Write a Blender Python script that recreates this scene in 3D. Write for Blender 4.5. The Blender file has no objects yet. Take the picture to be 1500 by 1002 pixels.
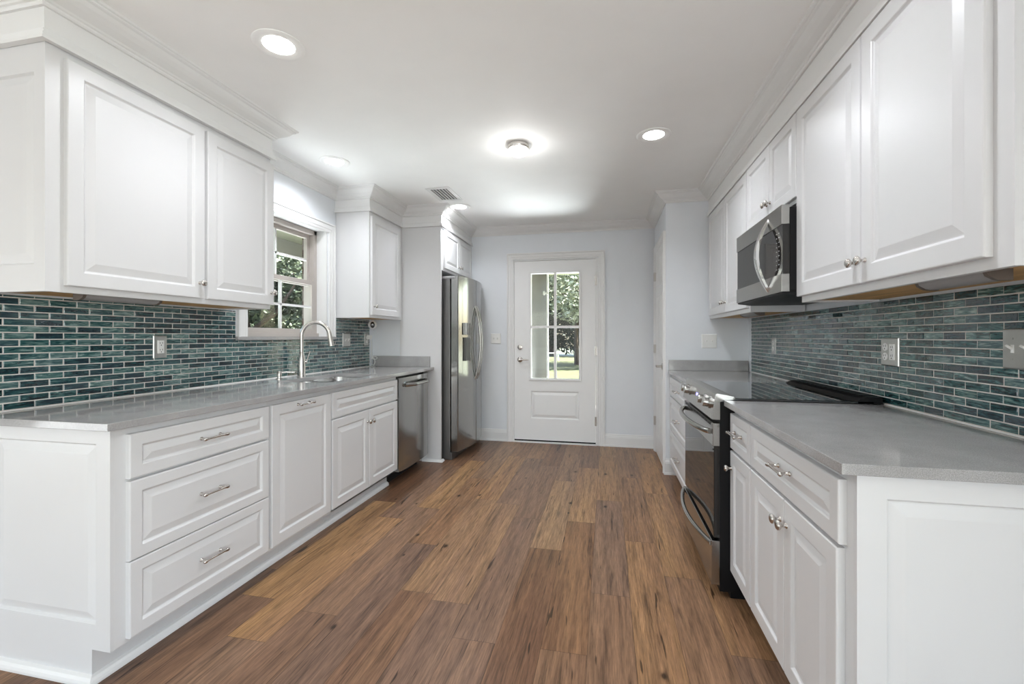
import bpy, bmesh, math, random
from mathutils import Vector, Matrix

PI = math.pi
scn = bpy.context.scene
COL = scn.collection
rnd = random.Random(7)

# ------------------------------------------------------------------ camera
cam_d = bpy.data.cameras.new('camera')
cam_d.sensor_width = 36.0
cam_d.lens = 36.0 * 652.0 / 1500.0
cam_d.shift_y = (493.5 - 501.0) / 1500.0
cam_d.clip_start = 0.05
cam_d.clip_end = 300
cam = bpy.data.objects.new('camera', cam_d)
cam.location = (0, 0, 1.205)
cam.rotation_euler = (math.radians(90), 0, math.radians(11.993))
COL.objects.link(cam)
scn.camera = cam

# ------------------------------------------------------------------ light, sky, exposure
scn.view_settings.view_transform = 'Standard'
scn.view_settings.look = 'None'
scn.view_settings.gamma = 1.0
scn.view_settings.use_curve_mapping = False
scn.view_settings.exposure = 1.03

CAN_W = 3.25          # each recessed lamp
FLUSH_W = 1.1         # flush-mount lamp
SIDE_LF = 40.00
SIDE_RF = 34.0
REAR_F = 10.00
GROUND_FILL_W = 56.0
REAR_COL = (0.96, 1.0, 1.02)

world = bpy.data.worlds.new('sky')
scn.world = world
world.use_nodes = True
wn = world.node_tree
wn.nodes.clear()
wo = wn.nodes.new('ShaderNodeOutputWorld')
wb = wn.nodes.new('ShaderNodeBackground')
ws = wn.nodes.new('ShaderNodeTexSky')
ws.sky_type = 'NISHITA'
ws.sun_disc = False
ws.sun_elevation = math.radians(58)
ws.sun_rotation = math.radians(80)
ws.air_density = 1.2
ws.dust_density = 3.0
wb.inputs['Strength'].default_value = 0.45
wn.links.new(ws.outputs[0], wb.inputs[0])
wn.links.new(wb.outputs[0], wo.inputs[0])

sun_d = bpy.data.lights.new('sun', 'SUN')
sun_d.energy = 30.0
sun_d.angle = math.radians(0.6)
sun_d.color = (1.0, 0.96, 0.9)
sun = bpy.data.objects.new('sun', sun_d)
sun.rotation_euler = Vector((-1.0, -0.28, -1.65)).to_track_quat('-Z', 'Y').to_euler()
sun.location = (10, 3, 20)
COL.objects.link(sun)


def area(name, loc, direction, sx, sy, power, color=(1, 1, 1), spread=PI):
    d = bpy.data.lights.new(name, 'AREA')
    d.shape = 'RECTANGLE'
    d.size = sx
    d.size_y = sy
    d.energy = power
    d.color = color
    d.spread = spread
    o = bpy.data.objects.new(name, d)
    o.location = loc
    o.rotation_euler = Vector(direction).to_track_quat('-Z', 'Y').to_euler()
    COL.objects.link(o)
    return o


# daylight at the rear windows behind the camera, then two added side fill lamps
area('rear_door_daylight', (-2.2, -4.47, 1.1), (0, 1, 0.45), 2.5, 2.0, REAR_F, REAR_COL)
area('rear_door_daylight', (0.4, -4.47, 1.1), (0, 1, 0.45), 1.4, 2.0, REAR_F * 0.56, REAR_COL)
area('side_fill_light', (-5.05, -1.4, 1.1), (1, 0.35, 0.3), 2.6, 1.9, SIDE_LF, REAR_COL)  # added fill by the blank left wall, brightens the right-hand fronts
area('side_fill_light', (1.145, -1.6, 1.1), (-1, 0.5, 0.3), 2.6, 1.9, SIDE_RF, REAR_COL)  # added fill at the right wall, brightens the left-hand fronts
# added fill lamps low outside door and window, standing in for ground bounce
area('porch_fill_light', (-0.25, 6.5, 0.02), (-0.05, -0.66, 0.75), 1.1, 1.6, GROUND_FILL_W, (0.95, 1.0, 1.04), math.radians(115))
area('garden_fill_light', (-3.2, 2.9, 0.3), (0.55, 0, 0.85), 1.4, 1.0, GROUND_FILL_W * 0.4, (0.95, 1.0, 1.04), math.radians(120))

# ------------------------------------------------------------------ materials
MATS = {}


def new_mat(name):
    m = bpy.data.materials.new(name)
    m.use_nodes = True
    MATS[name] = m
    return m, m.node_tree, m.node_tree.nodes['Principled BSDF']


def N(nt, kind, **kw):
    n = nt.nodes.new(kind)
    for k, v in kw.items():
        setattr(n, k, v)
    return n


def math_n(nt, op, a, b=None, c=None, clamp=False):
    n = nt.nodes.new('ShaderNodeMath')
    n.operation = op
    n.use_clamp = clamp
    for i, v in enumerate((a, b, c)):
        if v is None:
            continue
        if isinstance(v, (int, float)):
            n.inputs[i].default_value = v
        else:
            nt.links.new(v, n.inputs[i])
    return n.outputs[0]


def mix_col(nt, fac, a, b, mode='MIX'):
    n = nt.nodes.new('ShaderNodeMix')
    n.data_type = 'RGBA'
    n.blend_type = mode
    for sock, v in ((n.inputs[0], fac), (n.inputs[6], a), (n.inputs[7], b)):
        if isinstance(v, (int, float)):
            sock.default_value = v
        elif isinstance(v, tuple):
            sock.default_value = (*v, 1)
        else:
            nt.links.new(v, sock)
    return n.outputs[2]


def ramp(nt, fac, stops):
    n = nt.nodes.new('ShaderNodeValToRGB')
    els = n.color_ramp.elements
    while len(els) < len(stops):
        els.new(0.5)
    for e, (p, c) in zip(els, stops):
        e.position = p
        e.color = (*c, 1) if isinstance(c, tuple) else (c, c, c, 1)
    nt.links.new(fac, n.inputs[0])
    return n.outputs[0]


def pos(nt, scale=(1, 1, 1)):
    g = nt.nodes.new('ShaderNodeNewGeometry')
    mp = nt.nodes.new('ShaderNodeMapping')
    mp.inputs['Scale'].default_value = scale
    nt.links.new(g.outputs['Position'], mp.inputs[0])
    return mp.outputs[0]


def noise(nt, vec, scale, detail=3, rough=0.55, dist=0.0):
    n = nt.nodes.new('ShaderNodeTexNoise')
    n.inputs['Scale'].default_value = scale
    n.inputs['Detail'].default_value = detail
    n.inputs['Roughness'].default_value = rough
    n.inputs['Distortion'].default_value = dist
    nt.links.new(vec, n.inputs['Vector'])
    return n.outputs[0]


def bump(nt, bsdf, height, strength, dist):
    b = nt.nodes.new('ShaderNodeBump')
    b.inputs['Strength'].default_value = strength
    b.inputs['Distance'].default_value = dist
    nt.links.new(height, b.inputs['Height'])
    nt.links.new(b.outputs[0], bsdf.inputs['Normal'])
    return b


def plain(name, col, rough=0.5, metal=0.0, spec=0.5, var=0.0, nscale=6.0, bmp=0.0, bscale=200.0, coat=0.0, stretch=(1, 1, 1)):
    m, nt, b = new_mat(name)
    b.inputs['Roughness'].default_value = rough
    b.inputs['Metallic'].default_value = metal
    b.inputs['Specular IOR Level'].default_value = spec
    b.inputs['Coat Weight'].default_value = coat
    v = pos(nt, stretch)
    f = noise(nt, v, nscale, 4)
    lo = tuple(max(0, c * (1 - var)) for c in col)
    hi = tuple(min(1, c * (1 + var)) for c in col)
    nt.links.new(ramp(nt, f, [(0.3, lo), (0.7, hi)]), b.inputs['Base Color'])
    if bmp > 0:
        bump(nt, b, noise(nt, v, bscale, 2), bmp, 0.001)
    return m


plain('wall_paint', (0.755, 0.783, 0.815), 0.55, var=0.01, bmp=0.15, bscale=350)
plain('ceiling_paint', (0.93, 0.93, 0.92), 0.7, var=0.01, bmp=0.12, bscale=300)
plain('lamp_trim', (0.93, 0.93, 0.92), 0.4)
plain('trim_white', (0.78, 0.78, 0.775), 0.4, var=0.008)
plain('cabinet_white', (0.685, 0.685, 0.69), 0.34, var=0.006)
plain('door_white', (0.83, 0.83, 0.825), 0.4, var=0.006)
plain('raw_plywood', (0.52, 0.31, 0.12), 0.6, var=0.25, nscale=14, stretch=(1.5, 0.25, 1))
plain('nickel', (0.62, 0.59, 0.56), 0.24, metal=1.0, var=0.03)
plain('chrome', (0.78, 0.78, 0.78), 0.07, metal=1.0)
plain('steel_plate', (0.50, 0.50, 0.48), 0.3, metal=0.9, var=0.04, nscale=40)
plain('white_plastic', (0.82, 0.82, 0.80), 0.3)
plain('black_plastic', (0.008, 0.008, 0.009), 0.45, spec=0.2)
plain('dark_slot', (0.02, 0.02, 0.02), 0.7)
plain('black_glass', (0.008, 0.009, 0.010), 0.03, spec=0.7, coat=0.5)
plain('oven_glass', (0.016, 0.015, 0.014), 0.03, spec=0.5, coat=0.1)
plain('fixture_grey', (0.42, 0.42, 0.43), 0.45)
plain('recess_grey', (0.10, 0.105, 0.10), 0.4)
plain('light_bar', (0.27, 0.26, 0.255), 0.5)
plain('fixture_brown', (0.10, 0.078, 0.062), 0.5)
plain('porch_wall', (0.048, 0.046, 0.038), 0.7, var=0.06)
plain('soffit_green', (0.36, 0.38, 0.29), 0.6, var=0.03)
plain('tan_vinyl', (0.46, 0.42, 0.39), 0.45, var=0.02)
plain('bark', (0.05, 0.034, 0.026), 0.9, var=0.4, nscale=8, stretch=(1, 1, 0.2), bmp=0.6, bscale=30)
plain('grout', (0.66, 0.62, 0.585), 0.8, var=0.05, nscale=60)
plain('bench_white', (0.7, 0.7, 0.68), 0.6)
plain('vent_dark', (0.05, 0.05, 0.05), 0.6)


def brushed(name, col, rough, stretch):
    m, nt, b = new_mat(name)
    b.inputs['Metallic'].default_value = 1.0
    v = pos(nt, stretch)
    f = noise(nt, v, 1.0, 4, 0.6)
    nt.links.new(ramp(nt, f, [(0.25, tuple(c * 0.93 for c in col)), (0.75, tuple(min(1, c * 1.05) for c in col))]), b.inputs['Base Color'])
    r = nt.nodes.new('ShaderNodeMapRange')
    r.inputs['To Min'].default_value = rough * 0.8
    r.inputs['To Max'].default_value = rough * 1.25
    nt.links.new(f, r.inputs[0])
    nt.links.new(r.outputs[0], b.inputs['Roughness'])
    return m


brushed('stainless', (0.42, 0.415, 0.40), 0.2, (40, 40, 900))
brushed('stainless_vertical', (0.37, 0.368, 0.358), 0.15, (500, 500, 15))
brushed('fridge_side', (0.2, 0.197, 0.195), 0.4, (300, 300, 10))
brushed('sink_steel', (0.55, 0.54, 0.53), 0.25, (60, 600, 60))


def emitter(name, col, strength):
    m, nt, b = new_mat(name)
    b.inputs['Base Color'].default_value = (0.9, 0.9, 0.9, 1)
    b.inputs['Emission Color'].default_value = (*col, 1)
    b.inputs['Emission Strength'].default_value = strength
    b.inputs['Roughness'].default_value = 0.4
    return m


emitter('lamp_lens', (1.0, 0.985, 0.96), 9.0)
emitter('lamp_warm', (1.0, 0.97, 0.93), 5.0)
emitter('lamp_frost', (1.0, 0.98, 0.95), 0.55)
emitter('blue_display', (0.12, 0.1, 0.9), 1.2)


def glass(name, tint=(1, 1, 1), rough=0.0):
    m, nt, b = new_mat(name)
    # thin architectural pane: mostly clear with a fresnel reflection
    out = nt.nodes['Material Output']
    nt.nodes.remove(b)
    tr = N(nt, 'ShaderNodeBsdfTransparent')
    tr.inputs[0].default_value = (*tint, 1)
    gl = N(nt, 'ShaderNodeBsdfGlossy')
    gl.inputs['Roughness'].default_value = rough
    ge = N(nt, 'ShaderNodeNewGeometry')
    dt = N(nt, 'ShaderNodeVectorMath', operation='DOT_PRODUCT')
    nt.links.new(ge.outputs['Incoming'], dt.inputs[0])
    nt.links.new(ge.outputs['Normal'], dt.inputs[1])
    k = math_n(nt, 'POWER', math_n(nt, 'SUBTRACT', 1.0, math_n(nt, 'ABSOLUTE', dt.outputs['Value'])), 5.0)
    fr = math_n(nt, 'ADD', 0.018, math_n(nt, 'MULTIPLY', k, 0.95))
    mx = N(nt, 'ShaderNodeMixShader')
    nt.links.new(fr, mx.inputs[0])
    nt.links.new(tr.outputs[0], mx.inputs[1])
    nt.links.new(gl.outputs[0], mx.inputs[2])
    nt.links.new(mx.outputs[0], out.inputs[0])
    return m


glass('pane_glass', (0.97, 0.99, 0.98))
glass('lamp_glass', (0.98, 0.98, 0.98), 0.05)


def quartz():
    m, nt, b = new_mat('quartz')
    v = pos(nt)
    n1 = noise(nt, v, 9, 5, 0.65)
    n2 = noise(nt, v, 420, 2, 0.6)
    c = ramp(nt, n1, [(0.3, (0.33, 0.323, 0.32)), (0.7, (0.39, 0.383, 0.38))])
    s = ramp(nt, n2, [(0.35, 0.80), (0.65, 1.15)])
    nt.links.new(mix_col(nt, 1.0, c, s, 'MULTIPLY'), b.inputs['Base Color'])
    b.inputs['Roughness'].default_value = 0.09
    b.inputs['Specular IOR Level'].default_value = 0.6


quartz()


def wood_floor():
    m, nt, b = new_mat('floor_planks')
    g = nt.nodes.new('ShaderNodeNewGeometry')
    sp = nt.nodes.new('ShaderNodeSeparateXYZ')
    nt.links.new(g.outputs['Position'], sp.inputs[0])
    x, y = sp.outputs[0], sp.outputs[1]
    W, L = 0.178, 1.22
    xs = math_n(nt, 'DIVIDE', math_n(nt, 'ADD', x, 10.04), W)
    col = math_n(nt, 'FLOOR', xs)
    fx = math_n(nt, 'FRACT', xs)
    wn1 = N(nt, 'ShaderNodeTexWhiteNoise', noise_dimensions='1D')
    nt.links.new(col, wn1.inputs['W'])
    ys = math_n(nt, 'ADD', math_n(nt, 'DIVIDE', math_n(nt, 'ADD', y, 10.0), L), wn1.outputs[0])
    row = math_n(nt, 'FLOOR', ys)
    fy = math_n(nt, 'FRACT', ys)
    cid = N(nt, 'ShaderNodeCombineXYZ')
    nt.links.new(col, cid.inputs[0])
    nt.links.new(row, cid.inputs[1])
    wn2 = N(nt, 'ShaderNodeTexWhiteNoise', noise_dimensions='3D')
    nt.links.new(cid.outputs[0], wn2.inputs['Vector'])
    rs = N(nt, 'ShaderNodeSeparateColor')
    nt.links.new(wn2.outputs['Color'], rs.inputs[0])
    r1, r2, r3 = rs.outputs
    # grain space: stretched along the plank, shifted per plank
    cv = N(nt, 'ShaderNodeCombineXYZ')
    nt.links.new(math_n(nt, 'ADD', x, math_n(nt, 'MULTIPLY', r1, 7.0)), cv.inputs[0])
    nt.links.new(math_n(nt, 'ADD', math_n(nt, 'MULTIPLY', y, 0.05), math_n(nt, 'MULTIPLY', r2, 11.0)), cv.inputs[1])
    nt.links.new(math_n(nt, 'MULTIPLY', r3, 9.0), cv.inputs[2])
    grain = noise(nt, cv.outputs[0], 42, 6, 0.66, 0.5)
    fine = noise(nt, cv.outputs[0], 190, 3, 0.7)
    broad = noise(nt, cv.outputs[0], 9, 3, 0.5, 0.8)
    tone = math_n(nt, 'ADD', math_n(nt, 'MULTIPLY', r1, 0.55), math_n(nt, 'MULTIPLY', broad, 0.6))
    base = ramp(nt, tone, [(0.15, (0.095, 0.043, 0.025)), (0.40, (0.19, 0.096, 0.049)), (0.62, (0.285, 0.153, 0.076)), (0.9, (0.42, 0.238, 0.10))])
    grey = mix_col(nt, math_n(nt, 'MULTIPLY', r3, 0.55), base, (0.185, 0.125, 0.098))
    gm = ramp(nt, grain, [(0.30, 0.42), (0.47, 0.95), (0.70, 1.32)])
    c = mix_col(nt, 1.0, grey, gm, 'MULTIPLY')
    fm = ramp(nt, fine, [(0.3, 0.55), (0.7, 1.36)])
    c = mix_col(nt, 0.8, c, fm, 'MULTIPLY')
    # dark checks along the grain
    cr = N(nt, 'ShaderNodeCombineXYZ')
    nt.links.new(math_n(nt, 'ADD', x, math_n(nt, 'MULTIPLY', r2, 5.0)), cr.inputs[0])
    nt.links.new(math_n(nt, 'MULTIPLY', y, 0.06), cr.inputs[1])
    nt.links.new(math_n(nt, 'MULTIPLY', r1, 4.0), cr.inputs[2])
    crack = noise(nt, cr.outputs[0], 46, 2, 0.5, 0.9)
    cm = ramp(nt, crack, [(0.675, 1.0), (0.715, 0.25)])
    c = mix_col(nt, 1.0, c, cm, 'MULTIPLY')
    # knots
    kv = N(nt, 'ShaderNodeCombineXYZ')
    nt.links.new(x, kv.inputs[0])
    nt.links.new(math_n(nt, 'MULTIPLY', y, 0.55), kv.inputs[1])
    nt.links.new(math_n(nt, 'MULTIPLY', r3, 3.0), kv.inputs[2])
    vo = N(nt, 'ShaderNodeTexVoronoi', voronoi_dimensions='2D')
    vo.inputs['Scale'].default_value = 4.6
    nt.links.new(kv.outputs[0], vo.inputs['Vector'])
    vs = N(nt, 'ShaderNodeSeparateColor')
    nt.links.new(vo.outputs['Color'], vs.inputs[0])
    keep = math_n(nt, 'GREATER_THAN', vs.outputs[0], 0.62)
    dd = math_n(nt, 'ADD', math_n(nt, 'MULTIPLY', vo.outputs['Distance'], math_n(nt, 'ADD', 0.8, math_n(nt, 'MULTIPLY', vs.outputs[1], 1.6))), math_n(nt, 'MULTIPLY', math_n(nt, 'SUBTRACT', grain, 0.5), 0.06))
    km = ramp(nt, dd, [(0.03, 0.18), (0.062, 0.75), (0.10, 1.0)])
    c = mix_col(nt, keep, c, mix_col(nt, 1.0, c, km, 'MULTIPLY'))
    # seams
    ex = math_n(nt, 'MULTIPLY', math_n(nt, 'MINIMUM', fx, math_n(nt, 'SUBTRACT', 1.0, fx)), W)
    ey = math_n(nt, 'MULTIPLY', math_n(nt, 'MINIMUM', fy, math_n(nt, 'SUBTRACT', 1.0, fy)), L)
    e = math_n(nt, 'MINIMUM', ex, ey)
    sm = ramp(nt, math_n(nt, 'MULTIPLY', e, 100.0), [(0.05, 0.45), (0.16, 1.0)])
    c = mix_col(nt, 1.0, c, sm, 'MULTIPLY')
    nt.links.new(c, b.inputs['Base Color'])
    rr = nt.nodes.new('ShaderNodeMapRange')
    rr.inputs['To Min'].default_value = 0.26
    rr.inputs['To Max'].default_value = 0.40
    nt.links.new(grain, rr.inputs[0])
    nt.links.new(rr.outputs[0], b.inputs['Roughness'])
    b.inputs['Specular IOR Level'].default_value = 0.22
    h = math_n(nt, 'ADD', math_n(nt, 'MULTIPLY', fine, 0.5), math_n(nt, 'MULTIPLY', sm, 0.6))
    bump(nt, b, h, 0.25, 0.002)


wood_floor()


def tile_glass():
    m, nt, b = new_mat('teal_glass_tile')
    at = N(nt, 'ShaderNodeAttribute', attribute_name='tint')
    rs = N(nt, 'ShaderNodeSeparateColor')
    nt.links.new(at.outputs['Color'], rs.inputs[0])
    r1, r2, r3 = rs.outputs
    g = nt.nodes.new('ShaderNodeNewGeometry')
    sp = nt.nodes.new('ShaderNodeSeparateXYZ')
    nt.links.new(g.outputs['Position'], sp.inputs[0])
    cv = N(nt, 'ShaderNodeCombineXYZ')
    nt.links.new(math_n(nt, 'ADD', math_n(nt, 'MULTIPLY', sp.outputs[1], 14.0), math_n(nt, 'MULTIPLY', r3, 40.0)), cv.inputs[0])
    nt.links.new(math_n(nt, 'ADD', math_n(nt, 'MULTIPLY', sp.outputs[2], 110.0), math_n(nt, 'MULTIPLY', r2, 30.0)), cv.inputs[1])
    nt.links.new(math_n(nt, 'MULTIPLY', r1, 20.0), cv.inputs[2])
    st = noise(nt, cv.outputs[0], 1.0, 4, 0.6, 1.6)
    f = math_n(nt, 'ADD', math_n(nt, 'MULTIPLY', math_n(nt, 'SUBTRACT', st, 0.5), 2.1), math_n(nt, 'ADD', 0.44, math_n(nt, 'MULTIPLY', math_n(nt, 'SUBTRACT', r1, 0.5), 0.55)))
    c = ramp(nt, f, [(0.12, (0.002, 0.012, 0.017)), (0.36, (0.011, 0.054, 0.060)), (0.54, (0.042, 0.118, 0.116)), (0.74, (0.13, 0.22, 0.208)), (0.95, (0.31, 0.41, 0.39))])
    blue = mix_col(nt, math_n(nt, 'MULTIPLY', r2, 0.4), c, (0.05, 0.078, 0.105))
    nt.links.new(blue, b.inputs['Base Color'])
    b.inputs['Roughness'].default_value = 0.07
    b.inputs['Specular IOR Level'].default_value = 0.7
    b.inputs['Coat Weight'].default_value = 0.3
    b.inputs['Coat Roughness'].default_value = 0.03
    wv = pos(nt)
    bump(nt, b, noise(nt, wv, 85, 2, 0.5), 0.42, 0.0012)


tile_glass()


def leaf_mat(name, a, bcol, c):
    m, nt, b = new_mat(name)
    f = noise(nt, pos(nt), 6.0, 3)
    w = N(nt, 'ShaderNodeTexWhiteNoise', noise_dimensions='3D')
    nt.links.new(pos(nt, (8, 8, 8)), w.inputs['Vector'])
    ff = math_n(nt, 'ADD', math_n(nt, 'MULTIPLY', f, 0.7), math_n(nt, 'MULTIPLY', w.outputs[0], 0.3))
    nt.links.new(ramp(nt, ff, [(0.3, a), (0.5, bcol), (0.7, c)]), b.inputs['Base Color'])
    b.inputs['Roughness'].default_value = 0.5
    b.inputs['Specular IOR Level'].default_value = 0.25


leaf_mat('leaf_dark', (0.006, 0.013, 0.007), (0.035, 0.055, 0.03), (0.20, 0.225, 0.155))
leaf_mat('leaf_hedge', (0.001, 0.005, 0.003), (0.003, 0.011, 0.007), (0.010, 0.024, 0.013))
leaf_mat('leaf_light', (0.02, 0.03, 0.013), (0.22, 0.25, 0.16), (0.70, 0.71, 0.62))
leaf_mat('lawn_green', (0.032, 0.038, 0.017), (0.056, 0.063, 0.03), (0.09, 0.094, 0.052))


def brick_mat():
    m, nt, b = new_mat('dark_brick')
    br = N(nt, 'ShaderNodeTexBrick')
    br.inputs['Scale'].default_value = 1.0
    br.inputs['Brick Width'].default_value = 0.2
    br.inputs['Row Height'].default_value = 0.072
    br.inputs['Mortar Size'].default_value = 0.008
    br.inputs['Color1'].default_value = (0.05, 0.032, 0.026, 1)
    br.inputs['Color2'].default_value = (0.09, 0.05, 0.04, 1)
    br.inputs['Mortar'].default_value = (0.15, 0.13, 0.115, 1)
    g = nt.nodes.new('ShaderNodeNewGeometry')
    sp = nt.nodes.new('ShaderNodeSeparateXYZ')
    nt.links.new(g.outputs['Position'], sp.inputs[0])
    cv = N(nt, 'ShaderNodeCombineXYZ')
    nt.links.new(math_n(nt, 'ADD', sp.outputs[0], sp.outputs[1]), cv.inputs[0])
    nt.links.new(sp.outputs[2], cv.inputs[1])
    nt.links.new(cv.outputs[0], br.inputs['Vector'])
    nt.links.new(br.outputs[0], b.inputs['Base Color'])
    b.inputs['Roughness'].default_value = 0.85


brick_mat()

# ------------------------------------------------------------------ mesh helpers


class MB:
    def __init__(self):
        self.v, self.f, self.c = [], [], []

    def add(self, verts, faces):
        o = len(self.v)
        self.v += [Vector(p) for p in verts]
        self.f += [tuple(i + o for i in f) for f in faces]

    def box(self, x0, x1, y0, y1, z0, z1):
        self.add([(x0, y0, z0), (x1, y0, z0), (x1, y1, z0), (x0, y1, z0), (x0, y0, z1), (x1, y0, z1), (x1, y1, z1), (x0, y1, z1)],
                 [(0, 3, 2, 1), (4, 5, 6, 7), (0, 1, 5, 4), (1, 2, 6, 5), (2, 3, 7, 6), (3, 0, 4, 7)])
        return self

    def loops(self, rings, close=True, cap0=True, cap1=True):
        n = len(rings[0])
        vs = [p for r in rings for p in r]
        fs = []
        for i in range(len(rings) - 1):
            for j in range(n if close else n - 1):
                k = (j + 1) % n
                fs.append((i * n + j, i * n + k, (i + 1) * n + k, (i + 1) * n + j))
        if cap0:
            fs.append(tuple(range(n - 1, -1, -1)))
        if cap1:
            b = (len(rings) - 1) * n
            fs.append(tuple(range(b, b + n)))
        self.add(vs, fs)
        return self

    def prism(self, pts, axis, a0, a1):
        # pts 2-D polygon; axis 'x': pts are (y,z); 'y': (x,z); 'z': (x,y)
        def P(p, a):
            return {'x': (a, p[0], p[1]), 'y': (p[0], a, p[1]), 'z': (p[0], p[1], a)}[axis]
        return self.loops([[P(p, a0) for p in pts], [P(p, a1) for p in pts]])

    def tube(self, pts, r, seg=10, caps=True, flat=1.0):
        pts = [Vector(p) for p in pts]
        n = len(pts)
        rad = r if isinstance(r, (list, tuple)) else [r] * n
        t0 = (pts[1] - pts[0]).normalized()
        up = Vector((0, 0, 1)) if abs(t0.z) < 0.9 else Vector((1, 0, 0))
        side = t0.cross(up).normalized()
        rings = []
        for i in range(n):
            t = (pts[min(i + 1, n - 1)] - pts[max(i - 1, 0)]).normalized()
            side = (side - t * side.dot(t)).normalized()
            u = t.cross(side)
            rings.append([pts[i] + side * (math.cos(2 * PI * k / seg) * rad[i]) + u * (math.sin(2 * PI * k / seg) * rad[i] * flat) for k in range(seg)])
        return self.loops(rings, cap0=caps, cap1=caps)

    def lathe(self, p, axis, prof, seg=20, cap0=True, cap1=True):
        p, ax = Vector(p), Vector(axis).normalized()
        up = Vector((0, 0, 1)) if abs(ax.z) < 0.9 else Vector((1, 0, 0))
        s = ax.cross(up).normalized()
        u = ax.cross(s)
        rings = [[p + ax * h + (s * math.cos(2 * PI * k / seg) + u * math.sin(2 * PI * k / seg)) * max(r, 1e-5) for k in range(seg)] for r, h in prof]
        return self.loops(rings, cap0=cap0, cap1=cap1)

    def rects(self, o, a, b, n, w, h, rings, cap=True):
        # nested rectangles: rings of (inset, depth along n); corner o, axes a (w), b (h)
        o, a, b, n = Vector(o), Vector(a), Vector(b), Vector(n)
        R = []
        for ins, d in rings:
            R.append([o + a * ins + b * ins + n * d, o + a * (w - ins) + b * ins + n * d,
                      o + a * (w - ins) + b * (h - ins) + n * d, o + a * ins + b * (h - ins) + n * d])
        return self.loops(R, cap0=True, cap1=cap)

    def sweep(self, path, prof, closed=False):
        # path 2-D points, room on the right-hand side; prof (out, z)
        P = [Vector((p[0], p[1])) for p in path]
        n = len(P)
        rings = []
        for i in range(n):
            ds = []
            if i > 0:
                ds.append((P[i] - P[i - 1]).normalized())
            if i < n - 1:
                ds.append((P[i + 1] - P[i]).normalized())
            ns = [Vector((d.y, -d.x)) for d in ds]
            if len(ns) == 1:
                m = ns[0]
            else:
                m = (ns[0] + ns[1])
                m = m / (1 + ns[0].dot(ns[1]))
            rings.append([(P[i].x + m.x * d, P[i].y + m.y * d, z) for d, z in prof])
        return self.loops(rings)

    def build(self, name, mat, parent=None, origin=None, bevel=0.0, smooth=None, seg=2):
        if parent is not None:
            origin = Vector(parent['_o'])
        elif origin is None:
            xs = [p.x for p in self.v]; ys = [p.y for p in self.v]; zs = [p.z for p in self.v]
            origin = Vector(((min(xs) + max(xs)) / 2, (min(ys) + max(ys)) / 2, min(zs)))
        else:
            origin = Vector(origin)
        me = bpy.data.meshes.new(name)
        me.from_pydata([p - origin for p in self.v], [], self.f)
        bm = bmesh.new()
        bm.from_mesh(me)
        bmesh.ops.recalc_face_normals(bm, faces=bm.faces)
        bm.to_mesh(me)
        bm.free()
        if isinstance(mat, (list, tuple)):
            for x in mat:
                me.materials.append(MATS[x])
        else:
            me.materials.append(MATS[mat])
        if smooth is not None:
            me.shade_smooth()
            me.set_sharp_from_angle(angle=math.radians(smooth))
        o = bpy.data.objects.new(name, me)
        COL.objects.link(o)
        o['_o'] = tuple(origin)
        if parent is not None:
            o.parent = parent
        else:
            o.location = origin
        if bevel > 0:
            md = o.modifiers.new('edge', 'BEVEL')
            md.width = bevel
            md.segments = seg
            md.limit_method = 'ANGLE'
            md.angle_limit = math.radians(40)
        return o


def tag(o, label=None, cat=None, group=None, kind=None):
    if label:
        o['label'] = label
    if cat:
        o['category'] = cat
    if group:
        o['group'] = group
    if kind:
        o['kind'] = kind
    return o


def empty(name, loc, label=None, cat=None, group=None, kind=None):
    o = bpy.data.objects.new(name, None)
    o.empty_display_size = 0.1
    o.location = loc
    o['_o'] = tuple(loc)
    COL.objects.link(o)
    return tag(o, label, cat, group, kind)


def struct(o):
    o['kind'] = 'structure'
    return o


KNOB = [(0.0095, 0.0), (0.0095, 0.002), (0.006, 0.005), (0.005, 0.011), (0.007, 0.015), (0.0125, 0.019), (0.016, 0.024), (0.0155, 0.028), (0.011, 0.0315), (0.004, 0.033)]


def knob(parent, p, n):
    return MB().lathe(p, n, KNOB, 20).build('knob', 'nickel', parent, smooth=50)


def pull(parent, p, n, L=0.128):
    # bar pull running along Y, standing off a vertical front
    p, n = Vector(p), Vector(n)
    m = MB()
    for s in (-1, 1):
        q = p + Vector((0, s * 0.046, 0))
        m.lathe(q, n, [(0.008, 0), (0.008, 0.002), (0.0045, 0.005), (0.004, 0.02), (0.0055, 0.03)], 12)
    c = p + n * 0.03
    h = L / 2
    ys = [-h, -h + 0.002, -h + 0.007, -h + 0.013, -h + 0.02, -h + 0.027, 0, h - 0.027, h - 0.02, h - 0.013, h - 0.007, h - 0.002, h]
    rs = [0.002, 0.0055, 0.0075, 0.0075, 0.0055, 0.0042, 0.0042, 0.0042, 0.0055, 0.0075, 0.0075, 0.0055, 0.002]
    m.tube([c + Vector((0, y, 0)) for y in ys], rs, 12)
    return m.build('handle', 'nickel', parent, smooth=50)


def panel_rings(t, frame, bev):
    return [(0, -t), (0, -0.004), (0.0015, -0.001), (0.004, 0), (frame - 0.003, 0), (frame, -0.002), (frame + 0.002, -0.005), (frame + 0.006, -0.0085), (frame + 0.009, -0.0085), (frame + bev, -0.002), (frame + bev + 0.002, -0.0015)]


def front(parent, name, x, nx, y0, y1, z0, z1, t=0.02, frame=0.055, bev=0.036, mat='cabinet_white'):
    # raised-panel door or drawer front in a plane x = const, facing nx
    m = MB()
    m.rects((x, y0, z0), (0, 1, 0), (0, 0, 1), (nx, 0, 0), y1 - y0, z1 - z0, panel_rings(t, frame, bev))
    return m.build(name, mat, parent)


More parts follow.
